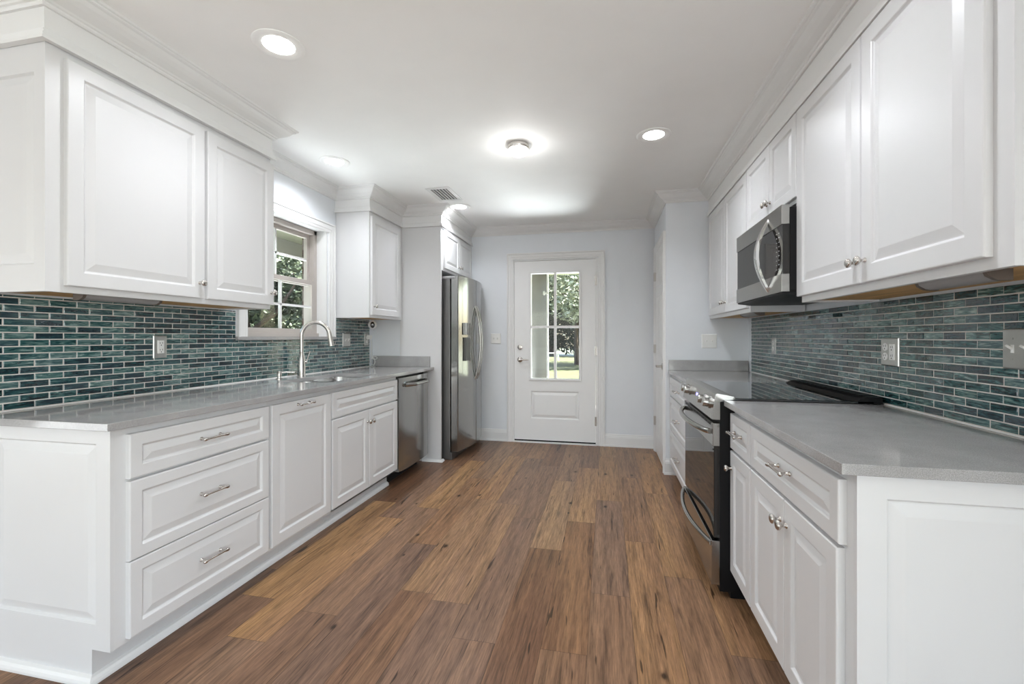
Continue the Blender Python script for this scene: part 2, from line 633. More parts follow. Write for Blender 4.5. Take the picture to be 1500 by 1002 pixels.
def end_front(parent, name, y, x0, x1, z0, z1, frames, t=0.012, bev=0.03, mat='cabinet_white'):
    # raised end panel facing -Y; frames = (left, right, bottom, top) widths handled by a flat board plus inset
    fl, fr, fb, ft = frames
    m = MB()
    xi0, xi1, zi0, zi1 = x0 + fl, x1 - fr, z0 + fb, z1 - ft
    outer = [(x0, z0), (x1, z0), (x1, z1), (x0, z1)]
    def ring(ins, d):
        return [(xi0 + ins, y + d, zi0 + ins), (xi1 - ins, y + d, zi0 + ins), (xi1 - ins, y + d, zi1 - ins), (xi0 + ins, y + d, zi1 - ins)]
    R = [[(x, y + t, z) for x, z in outer], [(x, y, z) for x, z in outer], ring(0, 0), ring(0.003, 0.004), ring(0.006, 0.0085), ring(0.010, 0.0085), ring(bev + 0.006, 0.002), ring(bev + 0.009, 0.0015)]
    m.loops(R)
    return m.build(name, mat, parent)


H = 2.46            # ceiling
FARY = 5.02         # far wall plane
LX = -2.285         # left wall plane
RX = 1.175          # right wall plane
CLX = 0.51          # closet side wall plane
CLY = 4.10          # closet front wall plane

# ------------------------------------------------------------------ room shell
struct(MB().box(-5.2, 1.4, -4.6, FARY + 0.02, -0.12, 0.0).build('floor', 'floor_planks', origin=(0, 0, 0)))
struct(MB().box(-5.2, 1.6, -4.6, FARY + 0.15, H, H + 0.25).build('ceiling', 'ceiling_paint'))

# window opening in the left wall
WY0, WY1, WZ0, WZ1 = 2.465, 3.315, 1.205, 2.095
wl = MB()
wl.box(LX - 0.13, LX, 1.16, WY0, 0, H).box(LX - 0.13, LX, WY1, FARY + 0.15, 0, H)
wl.box(LX - 0.13, LX, WY0, WY1, 0, WZ0).box(LX - 0.13, LX, WY0, WY1, WZ1, H)
struct(wl.build('wall_left', 'wall_paint'))
# back door opening in the far wall
DX0, DX1, DZ1 = -1.045, -0.11, 2.078
wf = MB()
wf.box(LX - 0.13, DX0, FARY, FARY + 0.15, 0, H).box(DX1, 1.6, FARY, FARY + 0.15, 0, H).box(DX0, DX1, FARY, FARY + 0.15, DZ1, H)
struct(wf.build('wall_far', 'wall_paint'))
wrt = MB()
wrt.box(RX, RX + 0.12, -4.6, -3.0, 0, H).box(RX, RX + 0.12, -0.25, CLY, 0, H)
wrt.box(RX, RX + 0.12, -3.0, -0.25, 0, 0.4).box(RX, RX + 0.12, -3.0, -0.25, 2.25, H)
struct(wrt.build('wall_right', 'wall_paint'))
struct(MB().box(-5.2, -5.08, -4.6, 1.3, 0, H).build('wall_side', 'wall_paint'))
struct(MB().box(-5.2, LX - 0.13, 1.16, 1.3, 0, H).build('wall_dining', 'wall_paint'))
struct(MB().box(CLX, 1.6, CLY, FARY, 0, H).build('wall_closet', 'wall_paint'))
struct(MB().box(LX, -1.985, 4.062, 4.09, 0, H).build('wall_stub', 'wall_paint'))
wr = MB()
for x0, x1 in ((-5.2, -3.5), (-0.9, -0.3), (1.15, 1.3)):
    wr.box(x0, x1, -4.6, -4.48, 0, H)
for x0, x1 in ((-3.5, -0.9), (-0.3, 1.15)):
    wr.box(x0, x1, -4.6, -4.48, 0, 0.85).box(x0, x1, -4.6, -4.48, 2.05, H)
struct(wr.build('wall_rear', 'wall_paint'))

# crown moulding round the whole room
FX_L, FX_W, FX_F, FX_R = -1.947, -1.957, -1.552, 0.857
crown_prof = [(0, 2.376), (0.010, 2.376), (0.014, 2.381), (0.014, 2.388), (0.020, 2.391), (0.024, 2.397), (0.034, 2.402), (0.052, 2.412), (0.068, 2.426), (0.078, 2.439), (0.086, 2.442), (0.09, 2.445), (0.09, 2.449), (0.098, 2.452), (0.102, 2.46), (0, 2.46)]
path = [(LX, 1.197), (FX_L, 1.197), (FX_L, 2.298), (LX, 2.298), (LX, 3.427), (FX_W, 3.427), (FX_W, 4.042), (FX_F, 4.042), (FX_F, FARY), (CLX, FARY), (CLX, CLY), (FX_R, CLY), (FX_R, 1.162), (RX, 1.162)]
struct(MB().sweep(path, crown_prof).build('trim_1', 'trim_white'))
fr_prof = [(-0.006, 2.258), (0.015, 2.258), (0.017, 2.267), (0.009, 2.270), (0.013, 2.281), (0.005, 2.284), (0.009, 2.295), (0.0, 2.299), (0.0, 2.378), (-0.006, 2.378)]
struct(MB().sweep([(LX, 1.197), (FX_L, 1.197), (FX_L, 2.298), (LX, 2.298)], fr_prof).build('trim_2', 'trim_white'))
struct(MB().sweep([(LX + 0.001, 3.427), (FX_W, 3.427), (FX_W, 4.042), (FX_F, 4.042), (FX_F, FARY)], [(d, z + 0.012 if z < 2.3 else z) for d, z in fr_prof]).build('trim_3', 'trim_white'))
struct(MB().sweep([(FX_R, CLY), (FX_R, 1.162), (RX, 1.162)], [(d, z - 0.0235 if z < 2.3 else z) for d, z in fr_prof]).build('trim_4', 'trim_white'))

# baseboards
bb = [(0, 0), (0.018, 0), (0.018, 0.016), (0.014, 0.02), (0.013, 0.10), (0.010, 0.104), (0.011, 0.112), (0.007, 0.118), (0.005, 0.134), (0, 0.138)]
struct(MB().sweep([(-1.45, FARY), (-1.122, FARY)], bb).build('baseboard_far', 'trim_white'))
struct(MB().sweep([(-0.016, FARY), (CLX, FARY), (CLX, 4.965)], bb).build('baseboard_corner', 'trim_white'))
struct(MB().sweep([(CLX, 4.128), (CLX, CLY), (0.60, CLY)], bb).build('baseboard_closet', 'trim_white'))
qr = [(0, 0), (0.02, 0), (0.019, 0.006), (0.015, 0.013), (0.009, 0.018), (0, 0.021)]
struct(MB().sweep([(-1.75, 4.05), (-1.56, 4.05), (-1.56, 4.10)], qr).build('trim_5', 'trim_white'))

# ------------------------------------------------------------------ kitchen window (left wall)
win = struct(empty('window_1', (LX, (WY0 + WY1) / 2, WZ0)))
cas = MB()
cprof = [(0.0, 0.0), (0.0, 0.022), (0.012, 0.024), (0.018, 0.018), (0.045, 0.016), (0.052, 0.012), (0.066, 0.012), (0.075, 0.008), (0.075, 0.0)]   # (from outer edge inward, thickness)


def casing_u(m, axis, plane, sgn, a0, a1, z0, z1, w, legs=True):
    # picture-frame casing of outer rect a0..a1, up to z1, down to z0; on plane, proud by sgn
    def P(a, d, z):
        return (plane + sgn * d, a, z) if axis == 'x' else (a, plane + sgn * d, z)
    k = w / 0.075
    rings = []
    for (cx, cz, sx, sz) in ((a0, z0, 1, 0), (a0, z1, 1, -1), (a1, z1, -1, -1), (a1, z0, -1, 0)):
        rings.append([P(cx + sx * i * k, d, cz + sz * i * k) for i, d in cprof])
    m.loops(rings)
    return m


casing_u(cas, 'x', LX, 1, 2.385, 3.412, WZ0, 2.155, 0.078)
cas.build('casing', 'trim_white', win)
jm = MB()
jm.box(LX - 0.128, LX + 0.001, WY0 - 0.004, WY0 + 0.012, WZ0, WZ1).box(LX - 0.128, LX + 0.001, WY1 - 0.012, WY1 + 0.004, WZ0, WZ1).box(LX - 0.128, LX + 0.001, WY0, WY1, WZ1 - 0.012, WZ1 + 0.004)
jm.build('jamb', 'trim_white', win)
tag(MB().box(LX - 0.10, LX + 0.022, 2.375, 3.42, 1.184, 1.207).build('window_sill', 'quartz', win, bevel=0.002), 'grey stone window sill')
SX = LX - 0.085        # lower sash plane
sf = MB()
y0, y1 = WY0 + 0.012, WY1 - 0.012
sf.box(SX - 0.10, SX - 0.0, y0, y0 + 0.035, WZ0, WZ1 - 0.012).box(SX - 0.10, SX - 0.0, y1 - 0.035, y1, WZ0, WZ1 - 0.012)
sf.box(SX - 0.10, SX, y0, y1, WZ1 - 0.047, WZ1 - 0.012).box(SX - 0.10, SX + 0.02, y0, y1, WZ0 + 0.002, WZ0 + 0.03)
tag(sf.build('frame', 'tan_vinyl', win, bevel=0.002), 'tan vinyl window frame')


def sash(name, x, z0, z1, yb0, yb1, mats):
    m = MB()
    b = 0.034
    m.box(x - 0.03, x, yb0, yb0 + b, z0, z1).box(x - 0.03, x, yb1 - b, yb1, z0, z1).box(x - 0.03, x, yb0 + b, yb1 - b, z0, z0 + b).box(x - 0.03, x, yb0 + b, yb1 - b, z1 - b, z1)
    o = m.build(name, 'tan_vinyl', win, bevel=0.002)
    g = MB()
    g.box(x - 0.018, x - 0.014, yb0 + b, yb1 - b, z0 + b, z1 - b)
    g.build('pane', 'pane_glass', o)
    mm = MB()
    ym, zm = (yb0 + yb1) / 2, (z0 + z1) / 2
    mm.box(x - 0.024, x - 0.006, ym - 0.008, ym + 0.008, z0 + b, z1 - b).box(x - 0.024, x - 0.006, yb0 + b, yb1 - b, zm - 0.008, zm + 0.008)
    mm.build('muntin', 'trim_white', o)
    return o


sash('lower_sash', SX, WZ0 + 0.03, 1.665, y0 + 0.03, y1 - 0.03, None)
sash('upper_sash', SX - 0.045, 1.625, WZ1 - 0.045, y0 + 0.03, y1 - 0.03, None)

# ------------------------------------------------------------------ back door (far wall)
d1 = struct(empty('door_1', ((DX0 + DX1) / 2, FARY, 0)))
m = MB()
casing_u(m, 'y', FARY, -1, -1.122, -0.016, 0.0, 2.162, 0.075)
m.build('casing', 'trim_white', d1)
m = MB()
m.box(DX0 - 0.004, DX0 + 0.006, FARY - 0.006, FARY + 0.15, 0, DZ1).box(DX1 - 0.006, DX1 + 0.018, FARY - 0.006, FARY + 0.15, 0, DZ1).box(DX0, DX1, FARY - 0.006, FARY + 0.15, DZ1 - 0.004, DZ1 + 0.006)
m.build('jamb', 'trim_white', d1)
MB().box(DX0 + 0.007, DX1 - 0.008, FARY + 0.006, FARY + 0.04, 0.012, 0.034).build('door_sweep', 'black_plastic', d1)
tag(MB().box(DX0, DX1, FARY - 0.02, FARY + 0.14, 0, 0.014).build('threshold', 'trim_white', d1), 'white door threshold')
DF = FARY + 0.002          # slab face
sx0, sx1, sz0, sz1 = DX0 + 0.007, DX1 - 0.008, 0.03, DZ1 - 0.008
lx0, lx1, lz0, lz1 = -0.842, -0.301, 0.735, 1.925      # lite opening
px0, px1, pz0, pz1 = -0.845, -0.303, 0.272, 0.590      # lower raised panel


def frame_ring(m, x0, x1, z0, z1, y, X0, X1, Z0, Z1, y2):
    a = [(x0, y, z0), (x1, y, z0), (x1, y, z1), (x0, y, z1)]
    b = [(X0, y2, Z0), (X1, y2, Z0), (X1, y2, Z1), (X0, y2, Z1)]
    m.loops([a, b], cap0=False, cap1=False)


m = MB()
DB = DF + 0.044
m.box(sx0, lx0, DF, DB, sz0, sz1).box(lx1, sx1, DF, DB, sz0, sz1)
m.box(lx0, lx1, DF, DB, lz1, sz1).box(lx0, lx1, DF, DB, pz1, lz0).box(lx0, lx1, DF, DB, sz0, pz0)
m.rects((px0 - 0.003, DF + 0.03, pz0), (1, 0, 0), (0, 0, 1), (0, -1, 0), px1 - px0 + 0.006, pz1 - pz0, [(0, 0), (0, 0.03), (0.006, 0.028), (0.012, 0.020), (0.018, 0.020), (0.045, 0.0275), (0.047, 0.028)])
m.build('door_slab', 'door_white', d1)
m = MB()
lf = [(0, 0), (0, 0.010), (0.004, 0.012), (0.018, 0.012), (0.022, 0.008), (0.027, -0.004), (0.027, -0.02)]
R = []
for ins, d in lf:
    o = ins - 0.026
    R.append([(lx0 + o, DF - d, lz0 + o), (lx1 - o, DF - d, lz0 + o), (lx1 - o, DF - d, lz1 - o), (lx0 + o, DF - d, lz1 - o)])
m.loops(R, cap0=False, cap1=False)
mxm, mzm = -0.568, 1.318
m.box(mxm - 0.014, mxm + 0.014, DF - 0.006, DF + 0.02, lz0, lz1).box(lx0, lx1, DF - 0.0055, DF + 0.02, mzm - 0.014, mzm + 0.014)
m.build('lite_frame', 'door_white', d1)
MB().box(lx0 - 0.01, lx1 + 0.01, DF + 0.012, DF + 0.018, lz0 - 0.01, lz1 + 0.01).build('pane', 'pane_glass', d1)
MB().lathe((-0.972, DF, 1.087), (0, -1, 0), [(0.031, 0), (0.031, 0.006), (0.027, 0.012), (0.016, 0.014), (0.015, 0.022), (0.006, 0.023)], 24).build('deadbolt', 'nickel', d1, smooth=40)
m = MB()
m.lathe((-0.972, DF, 0.945), (0, -1, 0), [(0.032, 0), (0.032, 0.006), (0.027, 0.012), (0.012, 0.016), (0.011, 0.045), (0.012, 0.055)], 24)
m.tube([(-0.975, DF - 0.05, 0.945), (-0.95, DF - 0.052, 0.946), (-0.91, DF - 0.05, 0.947), (-0.865, DF - 0.045, 0.942)], [0.011, 0.009, 0.008, 0.007], 10)
m.build('lever_handle', 'nickel', d1, smooth=40)
for z in (1.83, 1.05, 0.27):
    mm = MB()
    mm.box(DX1 - 0.018, DX1 + 0.006, DF - 0.009, DF + 0.002, z - 0.05, z + 0.05)
    mm.lathe((DX1 - 0.006, DF - 0.012, z - 0.052), (0, 0, 1), [(0.007, 0), (0.007, 0.104)], 10)
    mm.build('hinge', 'nickel', d1, smooth=40)

# ------------------------------------------------------------------ closet door (side wall)
d2 = struct(empty('door_2', (CLX, 4.55, 0)))
m = MB()
casing_u(m, 'x', CLX, -1, 4.128, 4.945, 0.0, 2.145, 0.072)
m.build('casing', 'trim_white', d2)
m = MB()
cy0, cy1 = 4.2, 4.873
cx = CLX - 0.006
m.box(cx, CLX + 0.02, cy0, cy1, 0.012, 2.073)
for a, b in ((cy0 + 0.09, (cy0 + cy1) / 2 - 0.04), ((cy0 + cy1) / 2 + 0.04, cy1 - 0.09)):
    for z0, z1 in ((0.2, 0.82), (1.0, 1.62), (1.72, 1.98)):
        m.rects((cx, a, z0), (0, 1, 0), (0, 0, 1), (-1, 0, 0), b - a, z1 - z0, [(0, -0.002), (0, 0.003), (0.008, 0.003), (0.02, -0.001), (0.03, -0.001), (0.05, 0.003)])
m.build('door_slab', 'door_white', d2)
for z in (1.83, 1.08, 0.333):
    MB().box(CLX - 0.028, CLX - 0.005, 4.845, 4.873, z - 0.045, z + 0.045).build('hinge', 'nickel', d2, bevel=0.002)
m = MB()
m.lathe((cx, 4.262, 0.935), (-1, 0, 0), [(0.032, 0), (0.032, 0.006), (0.026, 0.012), (0.011, 0.016), (0.011, 0.05), (0.012, 0.058)], 24)
m.tube([(cx - 0.052, 4.26, 0.935), (cx - 0.054, 4.29, 0.936), (cx - 0.052, 4.33, 0.937), (cx - 0.048, 4.37, 0.932)], [0.011, 0.009, 0.008, 0.007], 10)
m.build('lever_handle', 'nickel', d2, smooth=40)

# ------------------------------------------------------------------ left base cabinets
LF = -1.65          # face of doors and drawers
FF = -1.67          # face frame
LBY = 1.21          # near end


def carcass(root, x0, x1, y0, y1, z0, z1, mat='cabinet_white'):
    return MB().box(x0, x1, y0, y1, z0, z1).build('carcass', mat, root, bevel=0.001)


dc = empty('drawer_cabinet', (-1.95, 1.57, 0), 'white base cabinet with three stacked drawers at the near end of the left counter', 'cabinet')
carcass(dc, -2.28, FF, LBY + 0.012, 1.93, 0.118, 0.888)
end_front(dc, 'end_panel', LBY, -2.28, FF, 0.118, 0.888, (0.075, 0.062, 0.088, 0.055))
m = MB().box(-2.28, -1.75, LBY, 1.93, 0.0, 0.118)
m.build('toe_kick', 'cabinet_white', dc)
for z0, z1, zp in ((0.70, 0.859, 0.781), (0.408, 0.691, 0.551), (0.134, 0.405, 0.276)):
    dr = front(dc, 'drawer', LF, 1, 1.26, 1.925, z0, z1, frame=0.045, bev=0.032)
    pull(dr, (LF, 1.59, zp), (1, 0, 0))

pc = empty('pullout_cabinet', (-1.95, 2.19, 0), 'tall-doored white pullout base cabinet between the drawers and the sink cabinet', 'cabinet')
carcass(pc, -2.28, FF, 1.93, 2.445, 0.118, 0.888)
MB().box(-2.28, -1.75, 1.93, 2.445, 0, 0.118).build('toe_kick', 'cabinet_white', pc)
dr = front(pc, 'door', LF, 1, 1.945, 2.437, 0.137, 0.858)
pull(dr, (LF, 2.182, 0.836), (1, 0, 0))

sc = empty('sink_cabinet', (-1.95, 2.89, 0), 'white sink base cabinet with false drawer front above two doors', 'cabinet')
m = MB()   # open-topped box so that the bowls have room
m.box(-2.28, FF, 2.445, 2.463, 0.118, 0.888).box(-2.28, FF, 3.312, 3.33, 0.118, 0.888).box(FF - 0.018, FF, 2.463, 3.312, 0.118, 0.888).box(-2.28, FF, 2.463, 3.312, 0.118, 0.136)
m.build('carcass', 'cabinet_white', sc)
MB().box(-2.28, -1.75, 2.445, 3.33, 0, 0.118).build('toe_kick', 'cabinet_white', sc)
front(sc, 'false_drawer', LF, 1, 2.453, 3.322, 0.700, 0.860, frame=0.045, bev=0.032)
dr = front(sc, 'door', LF, 1, 2.453, 2.884, 0.137, 0.690)
knob(dr, (LF, 2.862, 0.607), (1, 0, 0))
dr = front(sc, 'door', LF, 1, 2.890, 3.322, 0.137, 0.690)
knob(dr, (LF, 2.912, 0.607), (1, 0, 0))

struct(MB().sweep([(-2.28, LBY), (-1.75, LBY), (-1.75, 3.33)], [(0, 0), (0.02, 0), (0.02, 0.008), (0.017, 0.018), (0.011, 0.026), (0, 0.031)]).build('trim_6', 'trim_white'))

# dishwasher
dw = empty('dishwasher', (-1.95, 3.645, 0), 'stainless steel dishwasher with bar handle under the left counter', 'dishwasher')
MB().box(-2.25, FF - 0.03, 3.34, 3.955, 0.10, 0.884).build('tub', 'black_plastic', dw)
MB().box(-2.2, -1.765, 3.345, 3.95, 0.0, 0.10).build('kick_plate', 'black_plastic', dw)
pts = [(FF - 0.035, 3.346)]
for i in range(13):
    t = i / 12
    y = 3.346 + t * 0.604
    pts.append((-1.652 + 0.020 * (1 - (2 * t - 1) ** 2) ** 0.6, y))
pts.append((FF - 0.035, 3.95))
MB().prism(pts, 'z', 0.105, 0.868).build('door', 'stainless_vertical', dw, smooth=50)
m = MB()
hp = []
for i in range(15):
    t = i / 14
    y = 3.42 + t * 0.46
    hp.append((-1.632 + 0.052 * min(1, math.sin(PI * t) * 1.6), y, 0.806))
m.tube(hp, 0.013, 12, flat=1.25)
m.build('handle', 'stainless', dw, smooth=60)

# ------------------------------------------------------------------ left counter, sink and faucet


def slab_with_hole(m, outer, hole, z0, z1):
    bm = bmesh.new()
    es = []
    for loop in (outer, hole):
        vs = [bm.verts.new((p[0], p[1], z1)) for p in loop]
        for i in range(len(vs)):
            es.append(bm.edges.new((vs[i], vs[(i + 1) % len(vs)])))
    bmesh.ops.triangle_fill(bm, edges=es, use_beauty=True)
    ret = bmesh.ops.extrude_face_region(bm, geom=list(bm.faces))
    for v in ret['geom']:
        if isinstance(v, bmesh.types.BMVert):
            v.co.z = z0
    bm.verts.index_update()
    m.add([v.co.copy() for v in bm.verts], [tuple(v.index for v in f.verts) for f in bm.faces])
    bm.free()


def rrect(x0, x1, y0, y1, r, n=6):
    out = []
    for cx, cy, a in ((x1 - r, y1 - r, 0), (x0 + r, y1 - r, 90), (x0 + r, y0 + r, 180), (x1 - r, y0 + r, 270)):
        for i in range(n + 1):
            t = math.radians(a + 90 * i / n)
            out.append((cx + r * math.cos(t), cy + r * math.sin(t)))
    return out


ct = empty('countertop', (-1.95, 2.6, 0.888), 'long grey quartz countertop with the sink along the left wall', 'countertop')
m = MB()
slab_with_hole(m, [(-2.284, 1.172), (-1.628, 1.172), (-1.628, 4.048), (-2.284, 4.048)], rrect(-2.105, -1.735, 2.50, 3.185, 0.06), 0.888, 0.914)
m.build('slab', 'quartz', ct, bevel=0.0015)
MB().box(-2.262, -1.668, 4.028, 4.0485, 0.9145, 1.017).build('side_splash', 'quartz', ct, bevel=0.0015)

sk = empty('sink', (-1.92, 2.84, 0.70), 'stainless steel undermount double-bowl sink in the left counter', 'sink')


def bowl(y0, y1, depth):
    top = rrect(-2.112, -1.728, y0, y1, 0.07)
    R = []
    for ins, z in ((-0.012, 0.8875), (0.0, 0.8875), (0.004, 0.86), (0.012, 0.90 - depth), (0.035, 0.885 - depth), (0.12, 0.880 - depth)):
        cx, cy = -1.92, (y0 + y1) / 2
        hx, hy = 0.192, (y1 - y0) / 2
        R.append([(cx + (x - cx) * (hx - ins) / hx, cy + (y - cy) * (hy - ins) / hy, z) for x, y in top])
    mm = MB()
    mm.loops(R, cap0=False)
    o = mm.build('bowl', 'sink_steel', sk, smooth=40)
    MB().lathe((-1.92, (y0 + y1) / 2, 0.8805 - depth), (0, 0, 1), [(0.045, 0), (0.043, 0.004), (0.03, 0.003), (0.02, 0.001)], 20).build('drain', 'chrome', o, smooth=40)


bowl(2.505, 2.80, 0.17)
bowl(2.835, 3.18, 0.19)

fc = empty('faucet', (-2.215, 2.90, 0.914), 'brushed nickel pull-down gooseneck faucet behind the sink', 'faucet')
fx, fy = -2.205, 2.895
MB().lathe((fx, fy, 0.9146), (0, 0, 1), [(0.029, 0), (0.029, 0.006), (0.027, 0.012), (0.0265, 0.09), (0.025, 0.12), (0.018, 0.165), (0.0155, 0.18)], 24).build('body', 'nickel', fc, smooth=50)
arc = [(fx, fy, 1.085), (fx, fy, 1.15), (fx, fy, 1.215)]
for i in range(1, 15):
    t = PI * 0.93 * i / 14
    rr = 0.098
    d = rr - rr * math.cos(t)
    arc.append((fx + d * 0.93, fy + d * 0.36, 1.215 + rr * math.sin(t)))
MB().tube(arc, 0.0145, 14).build('spout', 'nickel', fc, smooth=60)
ex, ey, ez = arc[-1]
dx, dz = 0.010, -0.04
MB().tube([(ex, ey, ez), (ex + 0.004, ey + 0.0015, ez - 0.022), (ex + 0.012, ey + 0.004, ez - 0.07), (ex + 0.017, ey + 0.006, ez - 0.10)], [0.0155, 0.0165, 0.0205, 0.0225], 16).build('spray_head', 'nickel', fc, smooth=50)
m = MB()
m.lathe((fx + 0.0, fy + 0.022, 1.015), (0.35, 0.94, 0), [(0.014, 0), (0.014, 0.018), (0.011, 0.024)], 14)
m.tube([(fx + 0.008, fy + 0.04, 1.015), (fx + 0.012, fy + 0.05, 1.04), (fx + 0.016, fy + 0.062, 1.075), (fx + 0.02, fy + 0.07, 1.098)], [0.009, 0.007, 0.006, 0.0065], 10)
m.build('lever', 'nickel', fc, smooth=50)

sd = empty('soap_dispenser', (-2.2, 2.66, 0.914), 'small brushed nickel soap pump left of the faucet', 'soap dispenser')
MB().lathe((-2.2, 2.66, 0.9146), (0, 0, 1), [(0.021, 0), (0.021, 0.005), (0.013, 0.008), (0.0115, 0.02), (0.016, 0.024), (0.016, 0.05), (0.012, 0.056)], 18).build('pump', 'nickel', sd, smooth=40)
MB().tube([(-2.2, 2.66, 0.958), (-2.16, 2.685, 0.962), (-2.12, 2.71, 0.958)], [0.008, 0.006, 0.005], 10).build('spout', 'nickel', sd, smooth=40)

# ------------------------------------------------------------------ glass tile backsplashes


def backsplash(name, x, nx, phase, zones, gr, label):
    m = MB()
    cols = []
    g = MB()
    R, T = 0.0275, 0.098
    gh = 0.0042
    for (y0, y1, z0, z1) in zones:
        g.box(min(x, x - nx * 0.005), max(x, x - nx * 0.005) - 0.0, y0, y1, z0, z1)
    for iz in range(-1, 20):
        zb = 0.9195 + iz * R
        sh = phase + (T / 2 if iz % 2 else 0)
        k0 = math.floor((1.0 - sh) / T)
        for k in range(k0, k0 + 40):
            ya = sh + k * T
            a, b, c, d = ya + gh / 2, ya + T - gh / 2, zb + gh / 2, zb + R - gh / 2
            tint = (rnd.random(), rnd.random() ** 2, rnd.random())
            ty, tz = rnd.gauss(0, 0.014), rnd.gauss(0, 0.022)
            for (y0, y1, z0, z1) in zones:
                A, B, C, D = max(a, y0 + 0.001), min(b, y1 - 0.001), max(c, z0 + 0.001), min(d, z1 - 0.0005)
                if B - A < 0.004 or D - C < 0.003:
                    continue
                cy, cz = (A + B) / 2, (C + D) / 2
                rings = []
                for ins, dd, tilt in ((0, 0.0, 0), (0, 0.0012, 1), (0.0012, 0.0021, 1)):
                    rr = []
                    for (yy, zz) in ((A + ins, C + ins), (B - ins, C + ins), (B - ins, D - ins), (A + ins, D - ins)):
                        off = dd + tilt * ((yy - cy) * ty + (zz - cz) * tz)
                        rr.append((x + nx * off, yy, zz))
                    rings.append(rr)
                n0 = len(m.v)
                m.loops(rings)
                cols += [tint] * (len(m.v) - n0)
    root = empty(name, (x, (zones[0][0] + zones[-1][1]) / 2, 0.914), label, 'backsplash')
    o = m.build('glass_tiles', 'teal_glass_tile', root)
    at = o.data.attributes.new('tint', 'FLOAT_COLOR', 'POINT')
    for i, c in enumerate(cols):
        at.data[i].color = (*c, 1)
    g.build('grout_bed', 'grout', root)
    return root


backsplash('tile_backsplash', -2.2795, 1, 1.271, [(1.205, 2.373, 0.9145, 1.369), (2.373, 3.4225, 0.9145, 1.183), (3.4225, 3.985, 0.9145, 1.369)], 0,
           'teal glass mosaic backsplash below the kitchen window')
backsplash('tile_backsplash', 1.1695, -1, 1.568, [(1.17, 4.0, 0.9145, 1.358)], 0,
           'teal glass mosaic backsplash behind the cooktop and right counter')
# caulk line along the counters
struct(MB().sweep([(-2.279, 1.21), (-2.279, 3.985)], [(0, 0.9145), (0.006, 0.9145), (0.002, 0.9185), (0, 0.9185)]).build('trim_7', 'trim_white'))

# ------------------------------------------------------------------ left upper cabinets
UF = -1.957          # face frame
uc = empty('wall_cabinet', (-2.12, 1.75, 1.37), 'large two-door white wall cabinet left of the kitchen window', 'cabinet', 'white wall cabinets')


def upper_box(root, x_back, x_front, y0, y1, z0, z1, sgn):
    m = MB()
    xa, xb = sorted((x_back, x_front))
    m.box(xa, xb, y0, y1, z0 + 0.015, z1)
    # lip of the face frame and sides round a recessed raw bottom
    if sgn > 0:
        m.box(xb - 0.02, xb, y0, y1, z0, z0 + 0.015)
    else:
        m.box(xa, xa + 0.02, y0, y1, z0, z0 + 0.015)
    la, lb = (xa, xb - 0.02) if sgn > 0 else (xa + 0.02, xb)
    m.box(la, lb, y0, y0 + 0.012, z0, z0 + 0.015)
    m.box(la, lb, y1 - 0.012, y1, z0, z0 + 0.015)
    m.build('carcass', 'cabinet_white', root)
    bx = (xa + 0.001, xb - 0.0205) if sgn > 0 else (xa + 0.0205, xb - 0.001)
    tag(MB().box(bx[0], bx[1], y0 + 0.0125, y1 - 0.0125, z0 + 0.008, z0 + 0.0149).build('underside', 'raw_plywood', root), 'unpainted plywood underside')


upper_box(uc, -2.28, UF, 1.217, 2.29, 1.369, 2.262, 1)
end_front(uc, 'end_panel', 1.205, -2.28, UF, 1.369, 2.262, (0.052, 0.052, 0.098, 0.105))
UD = UF + 0.019
dr = front(uc, 'door', UD, 1, 1.261, 1.832, 1.394, 2.232)
knob(dr, (UD, 1.806, 1.467), (1, 0, 0))
dr = front(uc, 'door', UD, 1, 1.850, 2.300, 1.394, 2.229)
knob(dr, (UD, 2.279, 1.465), (1, 0, 0))

wc = empty('wall_cabinet', (-2.12, 3.74, 1.37), 'single-door white wall cabinet between the kitchen window and the refrigerator', 'cabinet', 'white wall cabinets')
upper_box(wc, -2.28, -1.965, 3.435, 4.048, 1.369, 2.272, 1)
dr = front(wc, 'door', -1.946, 1, 3.452, 3.975, 1.392, 2.235)
knob(dr, (-1.946, 3.483, 1.465), (1, 0, 0))

fcab = empty('wall_cabinet', (-1.9, 4.54, 1.85), 'short two-door white cabinet above the refrigerator on a tall side panel', 'cabinet', 'white wall cabinets')
MB().box(-1.985, -1.56, 4.05, 4.072, 0, 2.275).build('side_panel', 'cabinet_white', fcab, bevel=0.001)
MB().box(-2.28, -1.56, 4.074, 5.018, 1.852, 2.272).build('carcass', 'cabinet_white', fcab, bevel=0.001)
dr = front(fcab, 'door', -1.541, 1, 4.112, 4.545, 1.876, 2.252, frame=0.05, bev=0.03)
knob(dr, (-1.541, 4.515, 1.94), (1, 0, 0))
dr = front(fcab, 'door', -1.541, 1, 4.55, 4.985, 1.876, 2.252, frame=0.05, bev=0.03)
knob(dr, (-1.541, 4.58, 1.94), (1, 0, 0))

# ------------------------------------------------------------------ refrigerator
rf = empty('refrigerator', (-1.85, 4.55, 0), 'stainless side-by-side refrigerator with ice dispenser and curved handles', 'refrigerator')
MB().box(-2.25, -1.495, 4.125, 4.975, 0.03, 1.775).build('cabinet_body', 'fridge_side', rf, bevel=0.004)
MB().box(-2.2, -1.475, 4.13, 4.97, 0.0, 0.075).build('base_grille', 'fridge_side', rf, bevel=0.004)
MB().box(-1.60, -1.45, 4.135, 4.20, 1.776, 1.80).build('hinge_cover', 'fixture_grey', rf, bevel=0.006)
FYA, FYM, FYB = 4.14, 4.545, 4.978


def fx_at(y):
    t = (y - FYA) / (FYB - FYA) * 2 - 1
    return -1.418 + 0.062 * (1 - t * t)


